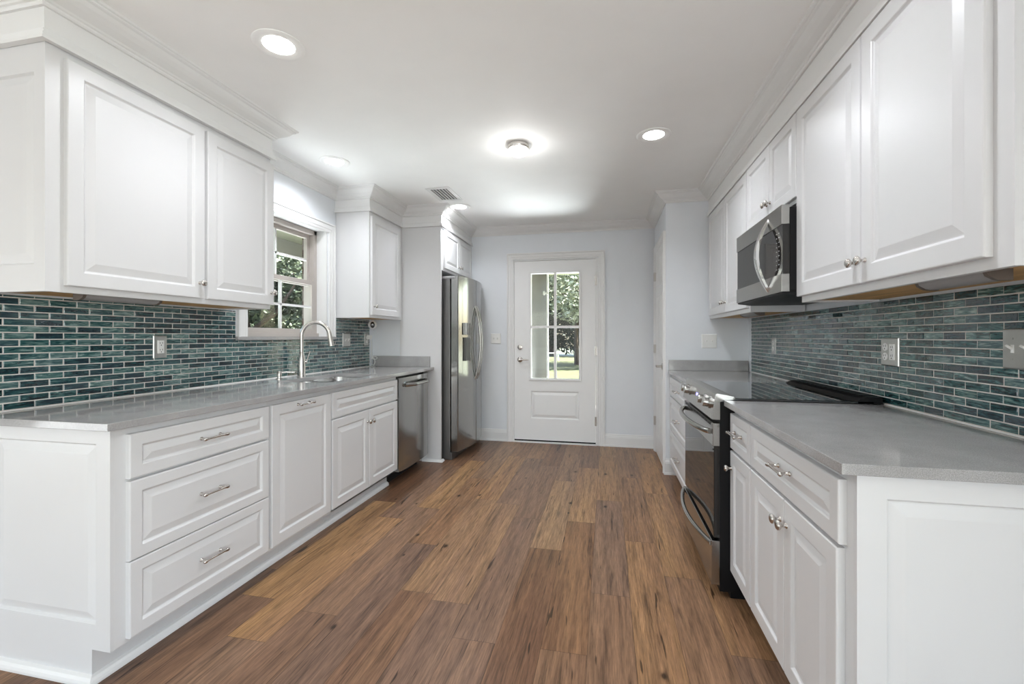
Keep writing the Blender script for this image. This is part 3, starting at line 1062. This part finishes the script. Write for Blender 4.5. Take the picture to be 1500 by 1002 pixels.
def fridge_door(y0, y1, cut=None):
    m = MB()
    n = 12
    pts = [(-1.487, y0), (-1.432, y0 + 0.0)] if False else [(-1.487, y0)]
    arcp = []
    for i in range(n + 1):
        y = y0 + (y1 - y0) * i / n
        arcp.append((fx_at(y), y))
    arcp[0] = (arcp[0][0] - 0.006, y0)
    arcp.insert(1, (fx_at(y0 + 0.006), y0 + 0.006))
    arcp[-1] = (arcp[-1][0] - 0.006, y1)
    arcp.insert(len(arcp) - 1, (fx_at(y1 - 0.006), y1 - 0.006))
    pts += arcp + [(-1.487, y1)]
    m.prism(pts, 'z', 0.085, 1.805)
    return m.build('door', 'stainless_vertical', rf, smooth=25)


fd = fridge_door(FYA, FYM - 0.003)
fd2 = fridge_door(FYM + 0.003, FYB)
for root_d, y in ((fd, FYM - 0.035), (fd2, FYM + 0.035)):
    hp = []
    for i in range(17):
        t = i / 16
        z = 0.76 + t * 0.77
        hp.append((fx_at(y) - 0.003 + 0.062 * math.sin(PI * t) ** 0.7, y, z))
    MB().tube(hp, 0.0115, 12).build('handle', 'stainless', root_d, smooth=60)
dp = MB()
dy0, dy1 = 4.235, 4.455
xf = fx_at(4.36) + 0.004
dp.box(fx_at(dy0) - 0.02, xf, dy0, dy1, 1.225, 1.345)
dpo = dp.build('dispenser', 'stainless_vertical', fd, bevel=0.003)
m = MB()
m.box(fx_at(dy0) - 0.02, xf - 0.001, dy0 + 0.01, dy1 - 0.01, 0.965, 1.2)
tag(m.build('dispenser_recess', 'recess_grey', fd, bevel=0.004), 'grey ice and water recess')

# ------------------------------------------------------------------ right base cabinets
RF = 0.553
RFF = 0.573
RBY = 1.186
nb = empty('base_cabinet', (0.87, 1.55, 0), 'white base cabinet at the near right, wide drawer above two doors', 'cabinet')
carcass(nb, RFF, 1.165, RBY + 0.012, 1.915, 0.105, 0.888)
end_front(nb, 'end_panel', RBY, RFF, 1.165, 0.105, 0.888, (0.061, 0.06, 0.09, 0.058))
MB().box(0.65, 1.165, RBY, 1.915, 0, 0.105).build('toe_kick', 'cabinet_white', nb)
dr = front(nb, 'drawer', RF, -1, 1.229, 1.906, 0.698, 0.857, frame=0.045, bev=0.032)
pull(dr, (RF, 1.567, 0.782), (-1, 0, 0))
dr = front(nb, 'door', RF, -1, 1.573, 1.906, 0.135, 0.686)
knob(dr, (RF, 1.597, 0.612), (-1, 0, 0))
dr = front(nb, 'door', RF, -1, 1.238, 1.569, 0.135, 0.686)
knob(dr, (RF, 1.546, 0.612), (-1, 0, 0))

mb_ = empty('base_cabinet', (0.87, 2.06, 0), 'narrow white base cabinet beside the range, one drawer above one door', 'cabinet')
carcass(mb_, RFF, 1.165, 1.915, 2.198, 0.105, 0.888)
MB().box(0.65, 1.165, 1.915, 2.198, 0, 0.105).build('toe_kick', 'black_plastic', mb_)
dr = front(mb_, 'drawer', RF, -1, 1.917, 2.285 - 0.085, 0.698, 0.857, frame=0.04, bev=0.03)
pull(dr, (RF, 2.092 - 0.02, 0.782), (-1, 0, 0))
dr = front(mb_, 'door', RF, -1, 1.917, 2.285 - 0.085, 0.135, 0.686)
knob(dr, (RF, 2.178, 0.61), (-1, 0, 0))

fb = empty('base_cabinet', (0.85, 3.55, 0), 'white three-drawer base cabinet beyond the range by the closet wall', 'cabinet')
carcass(fb, 0.555, 1.165, 2.995, 4.082, 0.105, 0.888)
MB().box(0.62, 1.165, 2.995, 4.082, 0, 0.105).build('toe_kick', 'cabinet_white', fb)
for z0, z1 in ((0.703, 0.858), (0.415, 0.692), (0.11, 0.405)):
    dr = front(fb, 'drawer', 0.537, -1, 3.0, 4.075, z0, z1, t=0.018, frame=0.05, bev=0.032)
    pull(dr, (0.537, 3.60, (z0 + z1) / 2), (-1, 0, 0))

c2 = empty('countertop', (0.85, 1.7, 0.888), 'grey quartz countertop in the right foreground beside the cooktop', 'countertop')
MB().box(0.528, 1.168, 1.157, 2.203, 0.888, 0.914).build('slab', 'quartz', c2, bevel=0.0015)
c3 = empty('countertop', (0.85, 3.55, 0.888), 'short grey quartz countertop beyond the cooktop at the closet wall', 'countertop')
MB().box(0.524, 1.168, 2.985, 4.085, 0.888, 0.914).build('slab', 'quartz', c3, bevel=0.0015)
MB().box(0.53, 1.165, 4.066, 4.0865, 0.9145, 1.004).build('side_splash', 'quartz', c3, bevel=0.0015)
struct(MB().sweep([(1.169, 4.0), (1.169, 3.0)], [(0, 0.9145), (0.006, 0.9145), (0.002, 0.9185), (0, 0.9185)]).build('trim_8', 'trim_white'))
struct(MB().sweep([(1.169, 2.2), (1.169, 1.17)], [(0, 0.9145), (0.006, 0.9145), (0.002, 0.9185), (0, 0.9185)]).build('trim_9', 'trim_white'))

# ------------------------------------------------------------------ range
rg = empty('range', (0.8, 2.594, 0), 'stainless slide-in electric range with front knobs and black glass top', 'range')
RY0, RY1 = 2.208, 2.98
MB().box(0.512, 1.13, RY0 + 0.002, RY1 - 0.002, 0.03, 0.905).build('oven_body', 'black_plastic', rg)
MB().prism([(0.575, 0.917), (0.575, 0.931), (0.552, 0.936), (0.500, 0.944), (0.493, 0.940), (0.474, 0.826), (0.478, 0.822), (0.513, 0.822), (0.513, 0.905)], 'y', RY0, RY1).build('control_panel', 'stainless', rg, bevel=0.0015)
MB().box(0.572, 1.125, RY0 - 0.016, RY1 + 0.003, 0.916, 0.926).build('cooktop', 'black_glass', rg, bevel=0.002)
m = MB().prism([(1.062, 0.926), (1.075, 0.937), (1.10, 0.945), (1.155, 0.945), (1.158, 0.916), (1.062, 0.916)], 'y', RY0 - 0.016, RY1 + 0.003)
for i in range(14):
    yy = RY0 + 0.03 + i * 0.052
    m.box(1.088, 1.15, yy, yy + 0.036, 0.9455, 0.949)
m.build('rear_vent', 'black_plastic', rg, bevel=0.001)
nrm = Vector((-0.118, 0, 0.021)).normalized()
for y in (2.90, 2.795, 2.405, 2.285):
    p = Vector((0.4845, y, 0.89))
    kb = MB().lathe(p, nrm, [(0.027, 0), (0.027, 0.006), (0.022, 0.008), (0.0225, 0.028), (0.021, 0.033), (0.012, 0.034)], 24)
    kb.build('knob', 'stainless', rg, smooth=35)
m = MB()
fo = Vector((0.4845, 2.6, 0.89))
up_v = Vector((0.021, 0, 0.118)).normalized()
c0 = Vector((0.4845, 2.52, 0.872)) + nrm * 0.0005
m.loops([[c0, c0 + Vector((0, 0.16, 0)), c0 + Vector((0, 0.16, 0)) + up_v * 0.045, c0 + up_v * 0.045], [q + nrm * 0.0015 for q in (c0, c0 + Vector((0, 0.16, 0)), c0 + Vector((0, 0.16, 0)) + up_v * 0.045, c0 + up_v * 0.045)]])
ds = m.build('display', 'black_glass', rg)
m = MB()
c1 = c0 + Vector((0, 0.05, 0)) + nrm * 0.002 + up_v * 0.012
m.loops([[c1, c1 + Vector((0, 0.05, 0)), c1 + Vector((0, 0.05, 0)) + up_v * 0.02, c1 + up_v * 0.02], [q + nrm * 0.0006 for q in (c1, c1 + Vector((0, 0.05, 0)), c1 + Vector((0, 0.05, 0)) + up_v * 0.02, c1 + up_v * 0.02)]])
m.build('digits', 'blue_display', ds)
# oven door: steel band with slots above a dark glass
od = MB().box(0.486, 0.511, RY0 + 0.002, RY1 - 0.002, 0.275, 0.70).build('oven_door', 'oven_glass', rg, bevel=0.002)
m = MB().box(0.481, 0.511, RY0, RY1, 0.70, 0.806)
m.build('door_band', 'stainless', od, bevel=0.002)
for i in range(9):
    yy = RY0 + 0.05 + i * 0.077
    MB().box(0.4795, 0.482, yy, yy + 0.055, 0.79, 0.797).build('vent_slot', 'dark_slot', od)
MB().box(0.4795, 0.482, RY0 + 0.03, RY1 - 0.03, 0.8005, 0.8045).build('vent_slot', 'dark_slot', od)
hp = []
for i in range(21):
    t = i / 20
    y = RY0 + 0.03 + t * (RY1 - RY0 - 0.06)
    hp.append((0.476 - 0.055 * min(1.0, math.sin(PI * t) ** 0.6), y, 0.762))
MB().tube(hp, 0.013, 14).build('handle', 'stainless', od, smooth=60)
wd = MB().box(0.476, 0.511, RY0, RY1, 0.058, 0.262).build('warming_drawer', 'stainless', rg, bevel=0.002)
hp = []
for i in range(21):
    t = i / 20
    y = RY0 + 0.008 + t * (RY1 - RY0 - 0.016)
    hp.append((0.478 - 0.052 * math.sin(PI * t) ** 0.8, y, 0.247))
MB().tube(hp, 0.012, 12, flat=1.0).build('handle', 'stainless', wd, smooth=60)
MB().box(0.56, 1.1, RY0 + 0.01, RY1 - 0.01, 0.0, 0.03).build('base', 'black_plastic', rg)

# ------------------------------------------------------------------ right wall cabinets
RUF = 0.865
RUD = 0.846
ru = empty('wall_cabinet', (1.02, 1.71, 1.36), 'large two-door white wall cabinet over the right foreground counter', 'cabinet', 'white wall cabinets')
upper_box(ru, 1.165, RUF, 1.17, 2.243, 1.36, 2.25, -1)
dr = front(ru, 'door', RUD, -1, 1.732, 2.254, 1.388, 2.232, t=0.0188, frame=0.06, bev=0.036)
knob(dr, (RUD, 1.758, 1.461), (-1, 0, 0))
dr = front(ru, 'door', RUD, -1, 1.223, 1.728, 1.388, 2.232, t=0.0188, frame=0.06, bev=0.036)
knob(dr, (RUD, 1.702, 1.461), (-1, 0, 0))

mu = empty('wall_cabinet', (1.02, 2.61, 1.83), 'short two-door white cabinet above the microwave', 'cabinet', 'white wall cabinets')
MB().box(RUF, 1.165, 2.2435, 2.9765, 1.83, 2.25).build('carcass', 'cabinet_white', mu)
dr = front(mu, 'door', RUD, -1, 2.610, 2.992, 1.852, 2.232, t=0.0188, frame=0.05, bev=0.032)
knob(dr, (RUD, 2.632, 1.913), (-1, 0, 0))
dr = front(mu, 'door', RUD, -1, 2.262, 2.606, 1.848, 2.232, t=0.0188, frame=0.05, bev=0.032)
knob(dr, (RUD, 2.584, 1.913), (-1, 0, 0))

fu = empty('wall_cabinet', (1.02, 3.52, 1.36), 'two-door white wall cabinet between the microwave and the closet wall', 'cabinet', 'white wall cabinets')
upper_box(fu, 1.165, RUF, 2.977, 4.085, 1.357, 2.25, -1)
dr = front(fu, 'door', RUD, -1, 3.524, 4.04, 1.384, 2.228, t=0.0188)
knob(dr, (RUD, 3.548, 1.457), (-1, 0, 0))
dr = front(fu, 'door', RUD, -1, 3.003, 3.520, 1.384, 2.228, t=0.0188)
knob(dr, (RUD, 3.496, 1.457), (-1, 0, 0))

# ------------------------------------------------------------------ microwave
mw = empty('microwave', (0.98, 2.62, 1.41), 'black and stainless over-the-range microwave with curved chrome handle', 'microwave')
MB().box(0.82, 1.165, 2.25, 2.972, 1.418, 1.80).build('body', 'black_plastic', mw, bevel=0.002)
md = MB().box(0.789, 0.819, 2.252, 2.972, 1.495, 1.722).build('door', 'oven_glass', mw, bevel=0.001)
MB().box(0.784, 0.819, 2.252, 2.972, 1.7225, 1.812).build('upper_band', 'stainless', md, bevel=0.002)
MB().box(0.784, 0.819, 2.252, 2.972, 1.412, 1.4945).build('lower_band', 'stainless', md, bevel=0.002)
m = MB()
hw = 0.019
rings = []
for i in range(25):
    t = i / 24
    z = 1.425 + t * 0.365
    bow = 0.06 * math.sin(PI * t) ** 0.9
    w = hw * (0.35 + 0.65 * math.sin(PI * t) ** 0.5)
    x1 = 0.7835 - bow
    th = 0.015
    rings.append([(x1 + th, 2.43 - w, z), (x1 + 0.002, 2.43 - w, z), (x1, 2.43 - w * 0.6, z), (x1, 2.43 + w * 0.6, z), (x1 + 0.002, 2.43 + w, z), (x1 + th, 2.43 + w, z)])
m.loops(rings)
m.build('handle', 'chrome', md, smooth=40)
for r in range(9):
    for c in range(2):
        z = 1.52 + r * 0.021
        y = 2.325 - c * 0.03
        MB().box(0.788, 0.7893, y - 0.005, y + 0.005, z, z + 0.004).build('key', 'fixture_grey', md)
m = MB().prism([(0.79, 1.412), (0.79, 1.405), (0.86, 1.395), (1.15, 1.395), (1.15, 1.418), (0.82, 1.418)], 'y', 2.256, 2.966)
m.build('grease_shield', 'black_plastic', mw)

# ------------------------------------------------------------------ lights under the wall cabinets


def under_light(label, xa, xb, y0, y1, z, sgn):
    o = empty('under_cabinet_light', ((xa + xb) / 2, (y0 + y1) / 2, z), label, 'light', 'under-cabinet lights')
    f, bk = (xa, xb)
    hgt = 0.026
    w_ = abs(bk - f)
    pr = [(f, z), (f + sgn * w_ * 0.12, z - hgt * 0.55), (f + sgn * w_ * 0.4, z - hgt * 0.92), (f + sgn * w_ * 0.6, z - hgt), (bk, z - hgt), (bk, z)]
    MB().prism(pr, 'y', y0 + 0.012, y1 - 0.012).build('housing', 'light_bar', o, smooth=35)
    for a, b in ((y0, y0 + 0.012), (y1 - 0.012, y1)):
        pe = [(x, zz if abs(zz - z) < 1e-6 else zz - 0.002) for x, zz in pr]
        tag(MB().prism(pe, 'y', a, b).build('end_cap', 'fixture_brown', o), 'brown end cap')
    return o


under_light('grey light bar under the right foreground wall cabinet', 0.886, 0.942, 1.277, 1.53, 1.3678, 1)
under_light('light bar under the wall cabinet left of the window', -1.985, -2.04, 1.345, 1.66, 1.3768, -1)
under_light('light bar under the wall cabinet beyond the microwave', 0.888, 0.95, 2.992, 3.3, 1.3648, 1)

# ------------------------------------------------------------------ outlets and switches


def plate(name, label, cat, c, n, w, h, mat, devices, group='outlets and switch plates'):
    # wall plate at c facing n (axis aligned); devices = list of (kind, offset along a, material)
    c, n = Vector(c), Vector(n)
    a = Vector((-n.y, n.x, 0))
    b = Vector((0, 0, 1))
    o = empty(name, tuple(c), label, cat, group)
    m = MB().rects(c - a * w / 2 - b * h / 2, a, b, n, w, h, [(0, 0), (0, 0.003), (0.003, 0.0065), (0.006, 0.007)])
    m.build('plate', mat, o)
    for kind, off, dm in devices:
        q = c + a * off + n * 0.0072
        if kind == 'decora':
            e = MB().rects(q - a * 0.0165 - b * 0.0335, a, b, n, 0.033, 0.067, [(0, -0.001), (0, 0.003), (0.001, 0.004)]).build('receptacle', dm, o)
            for z in (-0.021, 0.014):
                for da, hh in ((-0.0065, 0.008), (0.0055, 0.0095)):
                    MB().rects(q + a * da + b * (z + 0.002) + n * 0.0041, a, b, n, 0.0022, hh, [(0, 0), (0, 0.0006)]).build('slot', 'dark_slot', e)
                MB().lathe(q + b * (z - 0.005) + n * 0.0041, n, [(0.0028, 0), (0.0028, 0.0006)], 10).build('slot', 'dark_slot', e)
        elif kind == 'duplex':
            for z in (-0.02, 0.02):
                e = MB().lathe(q + b * z, n, [(0.0165, -0.001), (0.0165, 0.003), (0.015, 0.004)], 20).build('receptacle', dm, o)
                for da, hh in ((-0.0075, 0.008), (0.0055, 0.0095)):
                    MB().rects(q + b * z + a * da + b * 0.0005 + n * 0.0041, a, b, n, 0.0022, hh, [(0, 0), (0, 0.0006)]).build('slot', 'dark_slot', e)
                MB().lathe(q + b * (z - 0.007) + n * 0.0041, n, [(0.0028, 0), (0.0028, 0.0006)], 10).build('slot', 'dark_slot', e)
        elif kind == 'toggle':
            e = MB()
            e.rects(q - a * 0.005 - b * 0.012, a, b, n, 0.010, 0.024, [(0, -0.001), (0, 0.001), (0.001, 0.0015)])
            e.tube([q + n * 0.0, q + n * 0.010 + b * 0.006, q + n * 0.016 + b * 0.010], [0.0042, 0.0038, 0.0034], 8)
            e.build('toggle', dm, o)
            for z in (-0.03, 0.03):
                MB().lathe(q + b * z, n, [(0.003, -0.0005), (0.0026, 0.001)], 10).build('screw', mat, o)
    return o


LT = -2.2772
plate('outlet', 'steel outlet plate on the left backsplash below the two-door wall cabinet', 'outlet', (LT, 1.886, 1.153), (1, 0, 0), 0.072, 0.118, 'steel_plate', [('decora', 0, 'white_plastic')])
plate('switch_plate', 'steel double switch plate on the backsplash right of the faucet', 'switch', (LT, 3.585, 1.178), (1, 0, 0), 0.118, 0.118, 'steel_plate', [('toggle', -0.023, 'white_plastic'), ('toggle', 0.023, 'white_plastic')])
op = plate('outlet', 'steel outlet plate in the backsplash corner with the camera adapter plugged in', 'outlet', (LT, 3.925, 1.18), (1, 0, 0), 0.072, 0.118, 'steel_plate', [('duplex', 0, 'white_plastic')])
RT = 1.1673
plate('outlet', 'steel outlet plate on the right backsplash just above the far cooktop corner', 'outlet', (RT, 3.485, 1.14), (-1, 0, 0), 0.072, 0.118, 'steel_plate', [('duplex', 0, 'white_plastic')])
plate('outlet', 'steel double outlet plate on the right backsplash near the cooktop vent', 'outlet', (RT, 2.157, 1.142), (-1, 0, 0), 0.118, 0.118, 'steel_plate', [('duplex', -0.023, 'white_plastic'), ('decora', 0.023, 'white_plastic')])
plate('switch_plate', 'steel toggle switch plate at the right edge of the photo', 'switch', (RT, 1.553, 1.17), (-1, 0, 0), 0.118, 0.118, 'steel_plate', [('toggle', -0.023, 'white_plastic'), ('toggle', 0.023, 'white_plastic')])
plate('switch_plate', 'white double switch plate on the closet wall above the far counter', 'switch', (0.864, CLY, 1.168), (0, -1, 0), 0.122, 0.12, 'white_plastic', [('toggle', -0.023, 'white_plastic'), ('toggle', 0.023, 'white_plastic')])
plate('switch_plate', 'white double switch plate between the refrigerator and the glazed door', 'switch', (-1.258, FARY, 1.185), (0, -1, 0), 0.118, 0.118, 'white_plastic', [('toggle', -0.023, 'white_plastic'), ('toggle', 0.023, 'white_plastic')])

# security camera, its adapter and its cord
sec = empty('security_camera', (-2.225, 3.95, 1.30), 'small round white security camera under the wall cabinet with its bundled white cord', 'camera')
cd = Vector((0.48, -0.87, -0.05)).normalized()
cc = Vector((-2.222, 3.945, 1.322))
MB().lathe(cc - cd * 0.02, cd, [(0.004, -0.008), (0.022, -0.004), (0.036, 0.008), (0.042, 0.026), (0.041, 0.040), (0.034, 0.049), (0.012, 0.0505)], 24).build('body', 'white_plastic', sec, smooth=60)
m = MB()
sa = cd.cross(Vector((0, 0, 1))).normalized()
ub = sa.cross(cd)
fcn = cc + cd * 0.0285
m.loops([[fcn + sa * (math.cos(2 * PI * k / 24) * 0.021 * s) + ub * (math.sin(2 * PI * k / 24) * 0.030 * s) + cd * h for k in range(24)] for s, h in ((1, -0.02), (1, 0.003), (0.85, 0.005))])
m.build('lens_face', 'black_glass', sec, smooth=40)
MB().tube([cc - cd * 0.015, cc - cd * 0.015 + Vector((0, 0, 0.048))], 0.008, 10).build('mount', 'white_plastic', sec, smooth=60)
MB().box(-2.2655, -2.225, 3.905, 3.945, 1.18, 1.222).build('plug_adapter', 'white_plastic', sec, bevel=0.006)
cord = MB()
cp = [(-2.235, 3.93, 1.181), (-2.236, 3.955, 1.15), (-2.245, 3.972, 1.10), (-2.25, 3.978, 1.04), (-2.245, 3.975, 1.0)]
cord.tube(cp, 0.003, 8)
for s, off in ((1, 0.0), (-1, 0.006)):
    lp = []
    for i in range(19):
        t = 2 * PI * i / 18
        lp.append((-2.235 + 0.022 * math.sin(t) * s + off, 3.972 - off, 0.965 + 0.036 * math.cos(t)))
    cord.tube(lp, 0.003, 8)
lp = [(-2.24 + 0.026 * math.sin(2 * PI * i / 14) + 0.03, 3.965, 1.0 + 0.014 * math.cos(2 * PI * i / 14)) for i in range(15)]
cord.tube(lp, 0.003, 8)
cord.tube([(-2.23, 3.968, 0.932), (-2.2, 3.955, 0.918), (-2.21, 3.93, 0.9175), (-2.24, 3.94, 0.9175)], 0.003, 8)
tag(cord.build('cord', 'white_plastic', sec, smooth=60), 'white cord bundled in a loop on the counter')

# ------------------------------------------------------------------ ceiling fixtures


def can(label, x, y, watts=None):
    o = empty('recessed_light', (x, y, H), label, 'ceiling light', 'recessed ceiling lights')
    MB().lathe((x, y, H - 0.0005), (0, 0, -1), [(0.104, -0.0), (0.104, 0.003), (0.098, 0.006), (0.088, 0.007), (0.068, 0.003), (0.060, 0.001)], 40, cap0=True, cap1=False).build('trim_ring', 'lamp_trim', o, smooth=40)
    MB().lathe((x, y, H - 0.0015), (0, 0, -1), [(0.064, 0.0), (0.0635, 0.0015), (0.02, 0.0022)], 32).build('lens', 'lamp_lens', o, smooth=60)
    d = bpy.data.lights.new('recessed_lamp', 'AREA')
    d.shape = 'DISK'
    d.size = 0.12
    d.energy = CAN_W if watts is None else watts
    d.spread = math.radians(145)
    d.color = (0.95, 0.985, 1.05)
    l = bpy.data.objects.new('recessed_lamp', d)
    l.location = (0, 0, -0.012)
    COL.objects.link(l)
    l.parent = o
    return o


can('recessed ceiling light nearest the camera, over the left counter', -1.378, 1.663)
can('recessed ceiling light above the kitchen window and sink', -1.905, 2.853)
can('recessed ceiling light in front of the microwave', 0.286, 2.887)
can('recessed ceiling light beside the air vent near the refrigerator', -1.385, 4.09)
can('recessed ceiling light over the right foreground counter', 0.275, 1.60)


fl = empty('flush_light', (-0.563, 2.852, H), 'small round flush-mount ceiling light with nickel rim at the room centre', 'ceiling light')
MB().lathe((-0.563, 2.852, H - 0.0005), (0, 0, -1), [(0.064, 0), (0.0685, 0.004), (0.0685, 0.027), (0.066, 0.030), (0.05, 0.030)], 36).build('canopy', 'nickel', fl, smooth=40)
MB().lathe((-0.563, 2.852, H - 0.0315), (0, 0, -1), [(0.064, 0), (0.067, 0.003), (0.0685, 0.014), (0.066, 0.023), (0.059, 0.027), (0.054, 0.022), (0.054, 0.002)], 36, cap0=False, cap1=False).build('glass_ring', 'lamp_frost', fl, smooth=50)
MB().lathe((-0.563, 2.852, H - 0.031), (0, 0, -1), [(0.046, 0), (0.046, 0.014), (0.03, 0.019)], 30).build('diffuser', 'lamp_warm', fl, smooth=50)
d = bpy.data.lights.new('flush_lamp', 'POINT')
d.energy = FLUSH_W
d.shadow_soft_size = 0.05
d.color = (1.0, 0.99, 0.98)
l = bpy.data.objects.new('flush_lamp', d)
l.location = (0, 0, -0.13)
COL.objects.link(l)
l.parent = fl

vt = empty('air_vent', (-1.395, 3.70, H), 'white rectangular ceiling air vent with dark slots', 'vent')
m = MB()
vx0, vx1, vy0, vy1 = -1.50, -1.285, 3.52, 3.88
zz = H - 0.0005
for a in ((vx0, vx1, vy0, vy0 + 0.035), (vx0, vx1, vy1 - 0.035, vy1), (vx0, vx0 + 0.035, vy0 + 0.035, vy1 - 0.035), (vx1 - 0.035, vx1, vy0 + 0.035, vy1 - 0.035)):
    m.box(*a, zz - 0.007, zz)
m.build('frame', 'trim_white', vt, bevel=0.002)
MB().box(vx0 + 0.035, vx1 - 0.035, vy0 + 0.035, vy1 - 0.035, zz - 0.001, zz).build('duct', 'vent_dark', vt)
for i in range(5):
    xx = vx0 + 0.052 + i * 0.0275
    MB().box(xx - 0.001, xx + 0.0045, vy0 + 0.036, vy1 - 0.036, zz - 0.008, zz - 0.0015).build('louvre', 'trim_white', vt)

# ------------------------------------------------------------------ outside
G = -0.35


def grow_leaves(m, cx, cy, cz, rx, ry, rz, n, size, r, shell=0.55):
    for _ in range(n):
        while True:
            p = Vector((r.uniform(-1, 1), r.uniform(-1, 1), r.uniform(-1, 1)))
            if shell < p.length < 1:
                break
        c = Vector((cx + p.x * rx, cy + p.y * ry, cz + p.z * rz))
        u = Vector((r.gauss(0, 1), r.gauss(0, 1), r.gauss(0, 0.6))).normalized()
        w = u.cross(Vector((r.gauss(0, 1), r.gauss(0, 1), r.gauss(0, 1)))).normalized()
        s = size * r.uniform(0.6, 1.3)
        nrm_ = u.cross(w) * s * 0.12
        m.add([c - u * s, c + w * s * 0.42 + nrm_, c + u * s, c - w * s * 0.42 + nrm_], [(0, 1, 2, 3)])


def tree(name, label, x, y, h, crown, trunk_r, leaf, size, n, seed, group, trunk_h=None, base=0.3):
    r = random.Random(seed)
    o = empty(name, (x, y, G), label, 'tree' if 'tree' in name else 'bush', group)
    t = MB()
    th = trunk_h or h * 0.6
    pts = [(x + r.gauss(0, 0.04) * i, y + r.gauss(0, 0.04) * i, G - 0.05 + th * i / 5) for i in range(6)]
    t.tube(pts, [trunk_r * (1.35 - 0.18 * i) for i in range(6)], 10)
    for k in range(6):
        a = 2 * PI * k / 6 + r.random()
        q = Vector(pts[3 + k % 3])
        t.tube([q, q + Vector((math.cos(a), math.sin(a), 0.7)) * crown * 0.35, q + Vector((math.cos(a), math.sin(a), 1.0)) * crown * 0.6], [trunk_r * 0.45, trunk_r * 0.3, trunk_r * 0.12], 7)
    t.build('trunk', 'bark', o, smooth=60)
    f = MB()
    nb_ = 16
    for k in range(nb_):
        a = r.uniform(0, 2 * PI)
        rr = crown * math.sqrt(r.random()) * 0.75
        zc = G + h * (base + (1 - base) * r.random())
        s = crown * r.uniform(0.3, 0.5)
        grow_leaves(f, x + rr * math.cos(a), y + rr * math.sin(a), zc, s, s, s * 0.75, n // nb_, size, r)
    ob = f.build('foliage', leaf, o)
    return o


# lawn and far tree line beyond the back door
struct(MB().box(-40, 40, -12, 60, G - 0.2, G).build('lawn', 'lawn_green'))
tree('oak_tree', 'broad oak tree with dark trunk on the lawn, seen through the door glass', -1.62, 25.0, 11.0, 5.2, 0.11, 'leaf_light', 0.17, 16000, 3, 'trees outside', trunk_h=5.5, base=0.15)
tree('oak_tree', 'leafy tree hanging over the lawn behind the door glass, left of the oak', -7.0, 15.8, 9.0, 3.7, 0.16, 'leaf_light', 0.14, 12000, 5, 'trees outside', trunk_h=5.0, base=0.42)
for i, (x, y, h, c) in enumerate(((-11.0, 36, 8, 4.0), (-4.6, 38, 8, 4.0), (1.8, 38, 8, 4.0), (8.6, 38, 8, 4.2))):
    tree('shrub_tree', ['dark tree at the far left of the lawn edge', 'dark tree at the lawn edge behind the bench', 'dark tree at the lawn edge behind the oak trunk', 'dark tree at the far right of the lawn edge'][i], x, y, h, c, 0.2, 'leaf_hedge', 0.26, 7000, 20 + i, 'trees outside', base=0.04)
# trees outside the kitchen window
for i, (x, y, h, c, lf) in enumerate(((-6.9, 7.3, 4.6, 1.7, 'leaf_dark'), (-8.9, 10.6, 5.6, 2.0, 'leaf_dark'), (-11.0, 14.6, 6.5, 2.3, 'leaf_light'), (-13.0, 9.0, 7.0, 2.6, 'leaf_light'), (-15.6, 17.6, 8.0, 2.8, 'leaf_dark'))):
    tree('garden_tree', ['dark bushy tree closest to the kitchen window', 'dark bushy tree behind the closest one outside the kitchen window', 'pale green tree right of the dark ones outside the kitchen window', 'tall pale tree far behind the kitchen window', 'tall dark tree at the back right outside the kitchen window'][i], x, y, h, c, 0.12, lf, 0.085, 9000, 40 + i, 'trees outside', base=0.05)
bn = empty('garden_bench', (-3.62, 30.0, G), 'small white bench on the lawn seen through the door glass', 'bench')
MB().box(-4.2, -3.05, 29.8, 30.2, G + 0.42, G + 0.48).build('seat', 'bench_white', bn)
for sx in (-4.05, -3.2):
    MB().box(sx - 0.04, sx + 0.04, 29.85, 30.15, G, G + 0.42).build('leg', 'bench_white', bn)

# porch: wing wall, roof, beam and slab
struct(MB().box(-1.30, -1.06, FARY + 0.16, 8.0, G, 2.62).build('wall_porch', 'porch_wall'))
struct(MB().box(-1.32, -1.035, 7.985, 8.10, G, 2.62).build('trim_10', 'trim_white'))
struct(MB().box(-1.3, 4.0, FARY + 0.16, 8.3, 2.62, 2.78).build('roof_porch', 'soffit_green'))
struct(MB().box(-1.3, 4.0, 8.12, 8.3, 2.36, 2.62).build('beam_porch', 'soffit_green'))
struct(MB().box(-1.06, 4.0, FARY + 0.16, 8.3, G, -0.05).build('slab_porch', 'grout'))
pl = empty('porch_light', (-1.0, 7.6, 1.75), 'small white wall lamp on the porch wing wall', 'lamp')
MB().box(-1.059, -1.03, 7.52, 7.58, 1.92, 1.98).build('mount', 'bench_white', pl)
MB().tube([(-1.031, 7.55, 1.95), (-0.97, 7.55, 1.955)], [0.012, 0.022], 10).build('shade', 'bench_white', pl)

# brick veneer round the kitchen window and the eave above it
bv = MB()
bx0, bx1 = LX - 0.225, LX - 0.131
bv.box(bx0, bx1, 1.31, WY0 - 0.0, G, 2.62).box(bx0, bx1, WY1 - 0.012, FARY + 0.15, G, 2.62)
bv.box(bx0, bx1, WY0, WY1 - 0.012, G, WZ0 - 0.01).box(bx0, bx1, WY0, WY1 - 0.012, WZ1 + 0.02, 2.62)
struct(bv.build('wall_brick', 'dark_brick'))
struct(MB().box(-3.45, bx0, 1.31, 8.0, 2.27, 2.33).build('soffit_eave', 'soffit_green'))
struct(MB().box(-3.48, -3.45, 1.31, 8.0, 2.12, 2.36).build('fascia_eave', 'trim_white'))
struct(MB().box(-3.48, 3.9, -4.8, FARY + 0.16, 2.72, 2.84).build('roof_house', 'soffit_green'))

for o in bpy.data.objects:
    if '_o' in o.keys():
        del o['_o']
